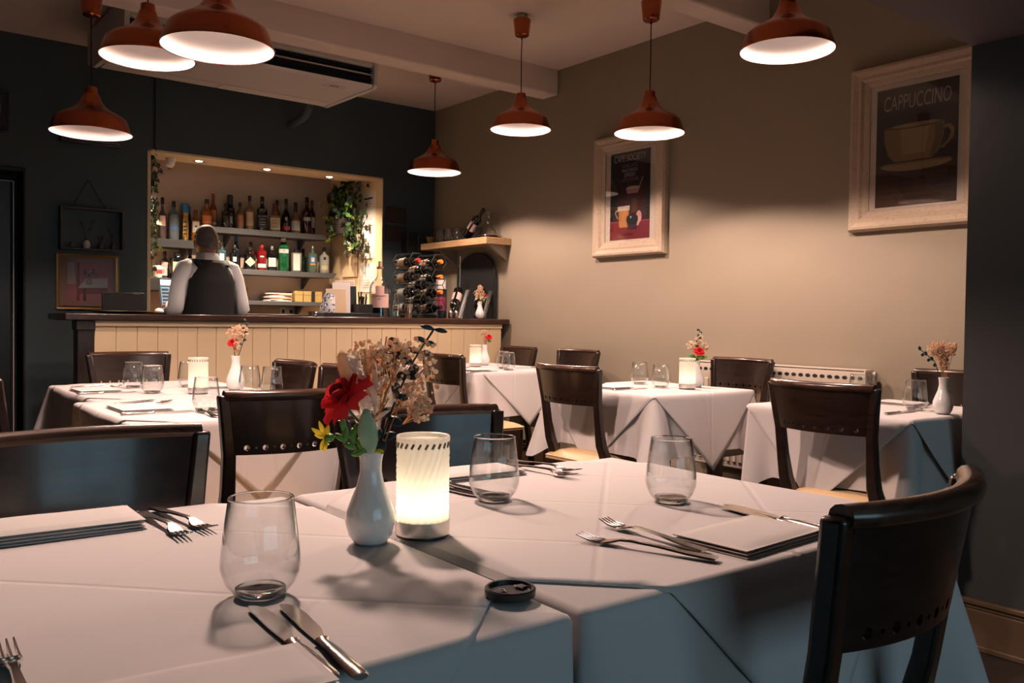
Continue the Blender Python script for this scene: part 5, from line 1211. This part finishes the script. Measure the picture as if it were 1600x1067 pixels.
def petal(b, M_, w, h, curl, mi=0, n=5, cup=.25):
    def fn(a, c):
        u = a * 2 - 1; ww = w * (sin(pi * min(1, c * .62 + .12)) ** .8)
        x = u * ww; y = cup * w * (u * u) + curl * (c ** 2) * h; z = h * c * (1 - .12 * u * u * c)
        y += .06 * w * sin(u * 5 + c * 3)
        return M_ @ Vector((x, y, z))
    b.grid(6, n, fn, mi)
def rose(label, loc, off, s, tilt=(0, 0), group=None, az=FR):
    t = thing('rose', label, 'flower', loc, az, group)
    e = Vector(off)
    MB().tube([(0, 0, -.05), (off[0] * .3, off[1] * .3, off[2] * .45), (off[0], off[1], off[2] - .01 * s)], .0018, 6).build('stem', STEMG, t)
    B = Matrix.Translation(e) @ Matrix.Rotation(tilt[0], 4, 'Y') @ Matrix.Rotation(tilt[1], 4, 'X')
    rg = random.Random(int(abs(off[0]) * 9999) + 3)
    rows = ((4, .006, .020, .026, -.25), (5, .011, .024, .028, .05), (6, .016, .028, .030, .40), (7, .020, .030, .030, .85))
    for q, (n, rr, w, h, cu) in enumerate(rows):
        for k in range(n):
            a = 2 * pi * k / n + q * .6 + rg.uniform(-.15, .15)
            Mp = B @ Matrix.Rotation(a, 4, 'Z') @ Matrix.Translation((0, rr * s * .55, (-.012 + .002 * (3 - q)) * s)) @ Matrix.Rotation(-(.08 + .26 * q) , 4, 'X')
            b = MB(); petal(b, Mp, w * s * .62, h * s, cu); b.build('petal', ROSE if q > 0 else ROSED, t, angle=180, fix=False)
    b = MB()
    for k in range(5):
        Mp = B @ Matrix.Rotation(2 * pi * k / 5, 4, 'Z') @ Matrix.Translation((0, .006 * s, -.014 * s)) @ Matrix.Rotation(-1.7, 4, 'X'); petal(b, Mp, .005 * s, .018 * s, .2)
    b.build('sepals', STEMG, t, angle=180, fix=False)
    return t
def spray(label, loc, blobs, twigs, seed, size=.0048, n=260, m=None, group=None, name='dried_flower_spray'):
    """airy dried spray: twigs plus countless tiny florets"""
    t = thing(name, label, 'flower', loc, FR, group); rg = random.Random(seed)
    b = MB()
    for p in twigs:
        b.tube([(0, 0, -.05), (p[0] * .35, p[1] * .35, p[2] * .5), p], .0011, 5)
    b.build('twigs', TWIG, t)
    b = MB(); g_ = .526; h_ = .851
    O8 = [(-g_,h_,0),(g_,h_,0),(-g_,-h_,0),(g_,-h_,0),(0,-g_,h_),(0,g_,h_),(0,-g_,-h_),(0,g_,-h_),(h_,0,-g_),(h_,0,g_),(-h_,0,-g_),(-h_,0,g_)]
    F8 = [(0,11,5),(0,5,1),(0,1,7),(0,7,10),(0,10,11),(1,5,9),(5,11,4),(11,10,2),(10,7,6),(7,1,8),(3,9,4),(3,4,2),(3,2,6),(3,6,8),(3,8,9),(4,9,5),(2,4,11),(6,2,10),(8,6,7),(9,8,1)]
    tw = MB()
    for k in range(n):
        c, r = blobs[rg.randrange(len(blobs))]
        d = Vector((rg.gauss(0, 1), rg.gauss(0, 1), rg.gauss(0, 1))).normalized() * (rg.random() ** .4)
        p = Vector(c) + Vector((d.x * r[0], d.y * r[1], d.z * r[2])); s = size * rg.uniform(.5, 1.25)
        R3 = Matrix.Rotation(rg.uniform(0, 3), 3, 'Z') @ Matrix.Rotation(rg.uniform(0, 3), 3, 'X')
        b.add([p + R3 @ Vector(o) * s for o in O8], F8, 0 if rg.random() < .55 else 1)
        if k % 6 == 0:
            c0 = Vector(c) * .62; tw.add([p, p + Vector((.0006, 0, 0)), c0 + Vector((.0006, 0, 0)), c0], [(0, 1, 2, 3)])
    o = b.build('florets', [m or DRYP, DRYC], t, angle=180, fix=False); o['kind'] = 'stuff'
    o = tw.build('fine_stalks', TWIG, t, smooth=False, fix=False); o['kind'] = 'stuff'
    return t
def leafm(b, base, tip, w, up=(0, -1, .3), bend=.12):
    base = Vector(base); tip = Vector(tip); d = tip - base; L_ = d.length; side = d.cross(Vector(up)).normalized(); nrm = side.cross(d).normalized()
    def fn(a, c):
        u = a * 2 - 1; ww = w * sin(pi * (c * .92 + .05)) ** .75
        return base + d * c + side * (u * ww) + nrm * (bend * L_ * sin(pi * c) - .25 * ww * u * u)
    b.grid(4, 8, fn)
def eucalyptus(label, loc, path, leaves, group=None, m=EUC):
    t = thing('eucalyptus_sprig', label, 'flower', loc, FR, group)
    MB().tube(path, [.0016] * len(path), 6).build('stem', m, t)
    for bp, tp, w in leaves:
        b = MB(); leafm(b, bp, tp, w); b.build('leaf', m, t, angle=180, fix=False, solid=.0004)
    return t
def bouquet(where, vx, vy, z=TZ + .004, kind=0, s=1.0, lean=0.0):
    """vase with a small rose and dried mix on the far tables"""
    vase('white porcelain bud vase ' + where, vx, vy, z, s)
    L0 = (vx, vy, z + .126 * s)
    if kind == 0:    # left back table
        rose('small red rose in the vase ' + where, L0, (-.012, -.012, .062), .42, (.0, .9), 'small roses')
        spray('orange dried spray in the vase ' + where, L0, [((.0, 0, .095), (.045, .03, .03)), ((.022, 0, .11), (.035, .03, .03)), ((.004, 0, .05), (.018, .02, .035))], [(-.03, 0, .11), (0, 0, .13), (.03, 0, .12), (.045, 0, .11)], 21, .0042, 260)
        eucalyptus('dark leafy sprig in the vase ' + where, L0, [(0, 0, -.03), (.028, 0, .05), (.048, 0, .12), (.045, 0, .155)], [((.028 + .004 * k * .6, 0, .05 + .017 * k), (.028 + .004 * k * .6 + (.016 if k % 2 else -.012), 0, .056 + .017 * k), .006) for k in range(7)])
    elif kind == 1:  # far corner table
        rose('red rose in the vase ' + where, L0, (.028, -.01, .058), .50, (.25, .7), 'small roses')
        spray('dried straw spray in the vase ' + where, L0, [((-.008, 0, .075), (.02, .02, .03)), ((.002, 0, .05), (.012, .012, .03))], [(-.015, 0, .11), (0, 0, .10), (.012, 0, .09)], 22, .0046, 130)
        eucalyptus('little green leaf sprig in the vase ' + where, L0, [(0, 0, -.03), (.018, 0, .03), (.04, 0, .04)], [((.02, 0, .03), (.045, -.01, .022), .008), ((.02, 0, .03), (.04, 0, .045), .007)], m=BUDG)
    elif kind == 2:  # middle right table
        rose('red rose in the vase ' + where, L0, (.006, -.025, .052), .55, (.1, .75), 'small roses')
        spray('pale dried spray in the vase ' + where, L0, [((-.03, 0, .075), (.022, .02, .022)), ((.01, 0, .105), (.02, .02, .03)), ((.035, 0, .07), (.022, .02, .02))], [(-.03, 0, .09), (.012, 0, .14), (.045, 0, .08)], 23, .0042, 190, DRYC)
        eucalyptus('dark leafy sprig in the vase ' + where, L0, [(0, 0, -.03), (.004, 0, .07), (.012, 0, .15)], [((.004 + .001 * k, 0, .07 + .013 * k), (.004 + .001 * k + (.014 if k % 2 else -.014), 0, .074 + .013 * k), .006) for k in range(7)])
        eucalyptus('green foliage under the rose ' + where, L0, [(0, 0, -.03), (-.01, -.01, .02), (-.02, -.01, .03)], [((0, 0, .01), (-.045, -.02, .03), .010), ((0, 0, .01), (.045, -.02, .022), .010), ((0, 0, .005), (.02, -.03, .03), .009), ((0, 0, .0), (-.02, -.03, .015), .009)], m=BUDG)
    elif kind == 3:  # beside the pier
        spray('brown dried spray in the vase ' + where, L0, [((-.03, 0, .105), (.030, .025, .025)), ((.005, 0, .10), (.035, .025, .03)), ((-.005, 0, .055), (.018, .02, .03))], [(-.04, 0, .12), (-.01, 0, .13), (.03, 0, .12), (.012, 0, .14)], 24, .0042, 300)
        eucalyptus('dark drooping sprig in the vase ' + where, L0, [(0, 0, -.03), (-.035, 0, .06), (-.085, 0, .10)], [((-.03 - .011 * k, 0, .052 + .009 * k), (-.036 - .011 * k, 0, .052 + .009 * k + (.015 if k % 2 else -.012)), .006) for k in range(6)])
        t = thing('bunny_tail_grass', 'pale bunny tail grass in the vase ' + where, 'flower', L0, FR); MB().tube([(0, 0, -.03), (.03, 0, .09)], .001, 5).build('stem', TWIG, t); MB().lathe([(0, -.022), (.007, -.016), (.010, 0), (.007, .014), (0, .022)], 14, M=Matrix.Translation((.034, 0, .108)) @ Matrix.Rotation(.2, 4, 'Y')).build('tail', BUNNY, t)
    else:            # bar counter
        spray('golden dried spray in the vase ' + where, L0, [((-.005, 0, .06), (.045, .03, .035)), ((.0, 0, .10), (.02, .02, .03))], [(-.03, 0, .07), (0, 0, .12), (.03, 0, .07)], 25, .0048, 230)
        rose('dark red rose in the vase ' + where, L0, (.042, .01, .05), .40, (.4, .5), 'small roses')
        eucalyptus('two green leaves in the vase ' + where, L0, [(0, 0, -.03), (.015, 0, .015), (.03, 0, .025)], [((.012, 0, .012), (.058, -.01, .038), .012), ((.01, 0, .012), (.04, -.015, .012), .009)], m=mat('olive_leaf', (.10, .12, .03), .5))
bouquet('on the left back tables', 1.335, 3.63, kind=0, s=1.12)
bouquet('on the far corner table', 3.49, 4.81, kind=1, s=1.10)
bouquet('on the middle right table', 3.275, 2.775, kind=2)
bouquet('beside the dark pier', 3.10, 1.505, kind=3)
bouquet('on the bar', 3.868, 5.40, z=CT + .0005, kind=4, s=1.02)
# main bouquet on the nearest table
VX, VY = .584, 1.069
vase('white porcelain bud vase on the nearest table', VX, VY, s=1.0)
L0 = (VX, VY, TZ + .004 + .126); WH = ' in the nearest table\'s vase'
rose('large red rose' + WH, L0, (-.038, -.022, .082), .86, (-.75, .45))
spray('big airy spray of peach dried florets' + WH, L0, [((.030, .0, .112), (.055, .035, .038)), ((.066, .01, .100), (.030, .025, .040)), ((.045, .0, .142), (.052, .03, .018)), ((.012, .01, .085), (.035, .025, .045)), ((.068, -.01, .062), (.018, .018, .020)), ((-.012, .01, .125), (.03, .025, .03))], [(-.01, 0, .14), (.02, 0, .16), (.05, 0, .15), (.075, 0, .12), (.03, 0, .11), (.06, 0, .09)], 31, .0033, 520)
t = thing('bunny_tail_grass', 'fluffy bunny tail grass above the large red rose', 'flower', L0, FR)
MB().tube([(0, 0, -.05), (-.012, 0, .05), (-.026, 0, .088)], .0011, 6).build('stem', TWIG, t); MB().lathe([(0, -.030), (.007, -.026), (.0115, -.012), (.0115, .006), (.008, .022), (0, .031)], 18, M=Matrix.Translation((-.033, -.005, .112)) @ Matrix.Rotation(-.32, 4, 'Y')).build('tail', BUNNY, t)
t = thing('bleached_ruscus', 'pale bleached leaf sprays behind the red rose', 'flower', L0, FR); rg = random.Random(8)
MB().tube([(0, 0, -.05), (-.004, .0, .06), (-.012, 0, .13)], .0012, 6).build('stem', TWIG, t); MB().tube([(0, 0, -.05), (.006, -.01, .04), (.006, -.012, .10)], .0012, 6).build('stem', TWIG, t)
for k in range(26):
    c = k / 26; base = Vector((-.004 - .010 * c, -.006, .03 + .10 * c)) if k % 2 else Vector((.006, -.012, .02 + .085 * c))
    a = rg.uniform(-1.2, 1.2); ln = rg.uniform(.018, .034)
    b = MB(); leafm(b, base, base + Vector((sin(a) * ln, rg.uniform(-.012, .006), cos(a) * ln * .9)), rg.uniform(.003, .005)); b.build('leaf', RUSC, t, angle=180, fix=False)
eucalyptus('tall dark eucalyptus sprig rising right of the dried florets', L0, [(0, 0, -.05), (.018, 0, .03), (.036, 0, .08), (.056, 0, .125), (.085, 0, .171)],
    [((.085, 0, .171), (.067, -.006, .175), .0035), ((.085, 0, .171), (.103, .004, .167), .0035), ((.0735, 0, .153), (.062, -.005, .160), .0035), ((.0735, 0, .153), (.087, .004, .149), .0038), ((.064, 0, .138), (.049, -.004, .145), .0042), ((.064, 0, .138), (.083, .004, .137), .0042),
     ((.0555, 0, .125), (.041, -.006, .131), .0065), ((.055, 0, .122), (.062, .008, .110), .006), ((.048, 0, .108), (.036, -.01, .104), .007), ((.048, 0, .108), (.065, -.006, .106), .007), ((.038, 0, .085), (.030, -.012, .094), .0075), ((.036, 0, .08), (.050, .0, .074), .006), ((.026, 0, .052), (.016, -.01, .058), .007), ((.024, 0, .048), (.044, -.008, .038), .0075), ((.016, 0, .024), (.003, -.012, .030), .009), ((.016, 0, .020), (.036, -.004, .026), .006), ((.008, -.006, .0), (.022, -.012, .016), .009)])
eucalyptus('dark round-leaved sprig behind the dried florets', L0, [(0, 0, -.05), (.01, .02, .08), (.03, .03, .15)], [((.03, .028, .14), (.022, .02, .158), .009), ((.028, .028, .13), (.044, .02, .142), .009), ((.012, .02, .08), (-.004, .015, .088), .007)])
t = thing('mint_leaf', 'single mint green leaf standing in front of the vase mouth', 'flower', L0, FR); b = MB(); leafm(b, (.002, -.016, -.002), (-.004, -.022, .062), .0135, (0, -1, 0)); b.build('blade', MINT, t, angle=180, fix=False, solid=.0006); MB().tube([(0, -.006, -.04), (.002, -.016, .0), (-.003, -.0215, .05)], .0011, 6).build('midrib', MINT, t)
t = thing('lily_stem', 'green stem with buds and a small yellow lily, lower left of the rose', 'flower', L0, FR)
MB().tube([(0, 0, -.05), (-.010, -.010, .006), (-.030, -.014, .022), (-.052, -.018, .022)], .0015, 6).build('stem', STEMG, t)
for (bx, bz, ln, an) in ((-.012, .012, .022, -.3), (-.022, .024, .024, -.1), (-.032, .026, .026, .0), (-.018, .034, .020, .3), (-.010, .004, .02, .9), (-.026, .010, .022, -1.2), (-.040, .022, .018, -.9), (-.016, .0, .018, 1.4), (-.036, .040, .022, -.15), (-.004, .010, .02, .2)):
    MB().lathe([(0, -ln * .5), (.0030, -ln * .35), (.0046, 0), (.0030, ln * .3), (0, ln * .5)], 10, M=Matrix.Translation((bx, -.016, bz)) @ Matrix.Rotation(an, 4, 'Y')).build('bud', BUDG, t)
MB().lathe([(0, -.007), (.006, -.004), (.0075, 0), (.006, .004), (0, .007)], 12, M=Matrix.Translation((-.054, -.019, .022))).build('calyx', BUDG, t)
for k, (dx, dz) in enumerate(((-.020, .012), (-.010, .022), (.003, .017), (-.008, -.018), (-.002, -.020), (-.016, .003))): 
    b = MB(); leafm(b, (-.057, -.02, .023), (-.057 + dx, -.024, .023 + dz), .0036, (0, -1, 0), .2); b.build('petal', LILY, t, angle=180, fix=False)
t = thing('dry_twigs', 'two bare orange twigs leaning right over the ribbed lamp', 'flower', L0, FR); ORT = mat('orange_twig', (.52, .20, .06), .6)
MB().tube([(.004, -.004, -.03), (.020, -.006, .016), (.042, -.006, .075)], .0009, 5).build('twig', ORT, t); MB().tube([(0, -.004, -.03), (.004, -.005, .035), (.024, -.004, .075)], .0009, 5).build('twig', ORT, t)
b = MB(); leafm(b, (.008, -.012, .004), (.020, -.014, .003), .003); b.build('leaflet', LILY, t, angle=180, fix=False)

# ------------------------------------------------------------------ place settings
def fork_mesh():
    b = MB()
    # handle: flat tapered bar, local +y is towards the tines, length about 0.20
    st = [(-.100, .0105, .0030, .0016), (-.092, .0115, .0034, .0016), (-.06, .0090, .0045, .0015), (-.02, .0055, .0075, .0015), (.02, .0040, .0090, .0018), (.035, .0055, .0085, .0016), (.045, .0110, .0060, .0013), (.058, .0130, .0035, .0012), (.066, .0130, .0032, .0012)]
    v = []
    for y, w, z, th in st: v += [(-w / 1, y, z), (w / 1, y, z), (w * .8, y, z + th * 1.6), (-w * .8, y, z + th * 1.6)]
    n = len(st); v = [(x * .9, y, z) for x, y, z in v]
    f = [(0, 1, 2, 3), tuple(4 * (n - 1) + i for i in (3, 2, 1, 0))] + [(4 * j + i, 4 * j + (i + 1) % 4, 4 * j + 4 + (i + 1) % 4, 4 * j + 4 + i) for j in range(n - 1) for i in range(4)]
    b.add(v, f)
    h = b
    c = MB()
    for k in range(4):
        x = -.0095 + k * .00633
        c.tube([(x, .063, .0042), (x * .98, .08, .0055), (x * .95, .100, .0105)], [.0021, .0018, .0009], 6)
    return h, c
def knife_mesh():
    b = MB(); st = [(-.112, .0065, .0012, .0075), (-.108, .0085, .0006, .0085), (-.08, .0085, .0006, .0085), (-.04, .0072, .0008, .0078), (-.018, .0060, .0012, .0065), (-.012, .0078, .0006, .0080), (-.008, .0050, .0018, .0055)]
    v = []
    for y, w, z0, z1 in st:
        for k in range(8):
            a = 2 * pi * k / 8; v.append((w * cos(a), y, (z0 + z1) / 2 + (z1 - z0) / 2 * sin(a)))
    n = len(st); f = [tuple(range(8)), tuple(8 * (n - 1) + i for i in range(8))] + [(8 * j + i, 8 * j + (i + 1) % 8, 8 * j + 8 + (i + 1) % 8, 8 * j + 8 + i) for j in range(n - 1) for i in range(8)]
    b.add(v, f)
    c = MB(); pts = [(-.008, -.004), (-.008, .004), (.02, .0105), (.07, .0115), (.095, .0095), (.108, .003), (.111, -.004), (.10, -.0065), (.04, -.0065), (.0, -.005)]
    c.slab([(x, y, .0022) for y, x in [(p[0], p[1]) for p in pts]], (0, 0, 1), .0016)
    return b, c
FKH, FKT = [m_.build('fork_part', M['steel']) for m_ in fork_mesh()]; KNH, KNB = [m_.build('knife_part', M['steel'], bevel=0) for m_ in knife_mesh()]
for o in (FKH, FKT, KNH, KNB): COL.objects.unlink(o)
def cutlery(kind, label, x, y, dx, dy, z=TZ + .0042, tilt=0.0):
    """centre position, direction of the tines or blade tip"""
    t = thing(kind, label, kind, (x, y, z), 0, None, (tilt, 0, math.atan2(-dx, dy)))
    t['category'] = 'fork' if kind == 'fork' else 'knife'; t['group'] = kind + 's on the tables'
    for src, nm in (((FKH, 'handle'), (FKT, 'tines')) if kind == 'fork' else ((KNH, 'handle'), (KNB, 'blade'))):
        o = bpy.data.objects.new(nm, src.data); COL.objects.link(o); o.parent = t
    return t
def napkin(label, x, y, w, d, rz=0.0, z=TZ + .0042, layers=3):
    t = thing('napkin', label, 'napkin', (x, y, z), rz, 'folded white napkins')
    for k in range(layers):
        e = .0015 * k; z0 = k * .0042
        def fn(a, c, e=e, z0=z0):
            u, v_ = a * 2 - 1, c * 2 - 1
            return ((w / 2 - e) * u + e * (k % 2), (d / 2 - e) * v_, z0 + .0042 * (1 - max(abs(u), abs(v_)) ** 8) + .0006 * sin(u * 4 + k) )
        b = MB(); b.grid(12, 10, fn); b.box((-w / 2 + e, -d / 2 + e, z0), (w / 2 - e, d / 2 - e, z0 + .0010)); b.build('fold', M['napkin'], t, angle=60)
    return t
G = 'stemless tumblers on the tables'
# nearest table, seat with the chair at the right front corner
S = ' of the place setting before the nearest right chair'
napkin('folded white napkin right of two crossed forks on the nearest table', 1.045, .782, .205, .128, radians(4))
cutlery('fork', 'upper fork, half under the napkin before the nearest right chair', .925, .862, .01, 1); cutlery('fork', 'lower fork crossing its neighbour on the nearest table', .868, .820, -.37, .93)
cutlery('knife', 'upper knife of the pair beside the nearest right chair', 1.182, .832, .10, 1); cutlery('knife', 'lower knife of the pair beside the nearest right chair', 1.160, .828, .14, 1, TZ + .0045)
tumbler('clear stemless glass near the right end of the nearest table', (1.144, 1.022, TZ + .004), G)
# nearest table, far right seat
napkin('white napkin behind the ribbed lamp and glass on the nearest table', 1.005, 1.425, .20, .105, radians(-2))
cutlery('fork', 'front fork of the pair right of the middle glass', 1.140, 1.372, .05, -1); cutlery('fork', 'rear fork of the pair right of the middle glass', 1.178, 1.408, .12, -1)
cutlery('knife', 'left knife beside the ribbed lamp on the nearest table', .878, 1.345, .12, -1); cutlery('knife', 'right knife seen through the middle glass', .910, 1.350, .10, -1)
tumbler('clear stemless glass right of the ribbed lamp on the nearest table', (.898, 1.205, TZ + .004), G)
# nearest table, far left seat
napkin('long white napkin at the left edge of the nearest table', .245, 1.385, .225, .125, radians(-1), layers=4)
cutlery('fork', 'left fork lying beside the napkin at the left chair', .379, 1.322, .04, -1); cutlery('fork', 'right fork lying beside the napkin at the left chair', .412, 1.342, .12, -1)
# nearest table, near left seat
tumbler('large-looking clear stemless glass at the left front of the nearest table', (.374, .936, TZ + .004), G)
cutlery('knife', 'left knife of the pair at the bottom edge below the front glass', .341, .785, .07, 1); cutlery('knife', 'right knife of the pair at the bottom edge below the front glass', .366, .772, .11, 1)
napkin('white napkin cut by the bottom edge of the photo', .235, .712, .205, .105, radians(-4)); cutlery('fork', 'fork just entering at the bottom left corner', .118, .815, .02, 1)
# camera lens cap
t = thing('lens_cap', 'black camera lens cap lying near the table joint', 'lens cap', (.600, .772, TZ + .0042))
MB().lathe([(0, 0), (.026, 0), (.0285, .0015), (.029, .009), (.0275, .0105), (.0245, .0105), (.0225, .006), (0, .006)], 44).build('cap', M['black'], t)
for s in (-1, 1): MB().box((s * .016 - .005, -.006, .006), (s * .016 + .005, .006, .009)).build('pinch_grip', M['black_matt'], t, bevel=.001); MB().tube([(s * .012, -.008, .0075), (s * .009, 0, .0085), (s * .012, .008, .0075)], .0012, 6).build('spring', M['brushed'], t)
# left back tables
S = ' on the left back tables'
for lb, x, y in (('left rear clear glass', 1.00, 3.925), ('left front clear glass before the bar chair', .998, 3.63), ('nearest clear glass, in front of the table lamp', .958, 2.87), ('clear glass overlapping the vase', 1.335, 3.47), ('rightmost clear glass', 1.385, 3.36), ('clear glass half behind the table lamp', 1.215, 3.87)): tumbler(lb + S, (x, y, TZ + .004), G)
napkin('far white napkin' + S, .83, 3.82, .16, .20); napkin('near white napkin' + S, .79, 3.02, .16, .22); napkin('white napkin behind the vase' + S, 1.32, 3.80, .14, .18)
cutlery('knife', 'far knife lying across the left edge' + S, .845, 3.69, 1, 0); cutlery('knife', 'near knife lying across the left edge' + S, .805, 2.868, 1, .02)
cutlery('fork', 'far fork beyond the far napkin' + S, .87, 3.98, 1, .02); cutlery('fork', 'second far fork beyond the far napkin' + S, .88, 4.03, 1, -.05)
cutlery('fork', 'near fork beyond the near napkin' + S, .84, 3.17, 1, .10); cutlery('fork', 'second near fork beyond the near napkin' + S, .86, 3.22, 1, .02)
cutlery('fork', 'left fork of the pair before the near end chair' + S, .925, 2.765, .05, 1); cutlery('fork', 'right fork of the pair before the near end chair' + S, .965, 2.755, .1, 1)
# far corner table
S = ' on the far corner table'
tumbler('rear clear glass' + S, (3.37, 4.44, TZ + .004), G); tumbler('front clear glass' + S, (3.29, 4.28, TZ + .004), G)
napkin('white napkin' + S, 3.06, 4.33, .14, .19); cutlery('knife', 'knife beside the napkin' + S, 3.05, 4.215, 1, .02); cutlery('fork', 'fork left of the lamp' + S, 3.05, 4.50, 1, .05); cutlery('knife', 'knife right of the glasses' + S, 3.57, 4.42, -1, .05)
# middle right table
S = ' on the middle right table'
tumbler('left rear clear glass' + S, (3.17, 3.05, TZ + .004), G); tumbler('right front clear glass' + S, (3.085, 2.83, TZ + .004), G)
napkin('white napkin' + S, 2.86, 2.95, .14, .20); cutlery('knife', 'knife in front of the napkin' + S, 2.88, 2.825, 1, .02); cutlery('fork', 'fork behind the napkin' + S, 2.88, 3.10, 1, .03)
# table beside the pier
S = ' on the table beside the pier'
tumbler('front clear glass' + S, (3.145, 1.63, TZ + .004), G); tumbler('rear clear glass behind the chair top' + S, (3.27, 1.925, TZ + .004), G)
napkin('white napkin' + S, 3.32, 1.78, .13, .18); cutlery('knife', 'knife near the front glass' + S, 2.99, 1.60, 1, .05); cutlery('fork', 'fork near the vase' + S, 3.33, 1.66, -1, -.05)
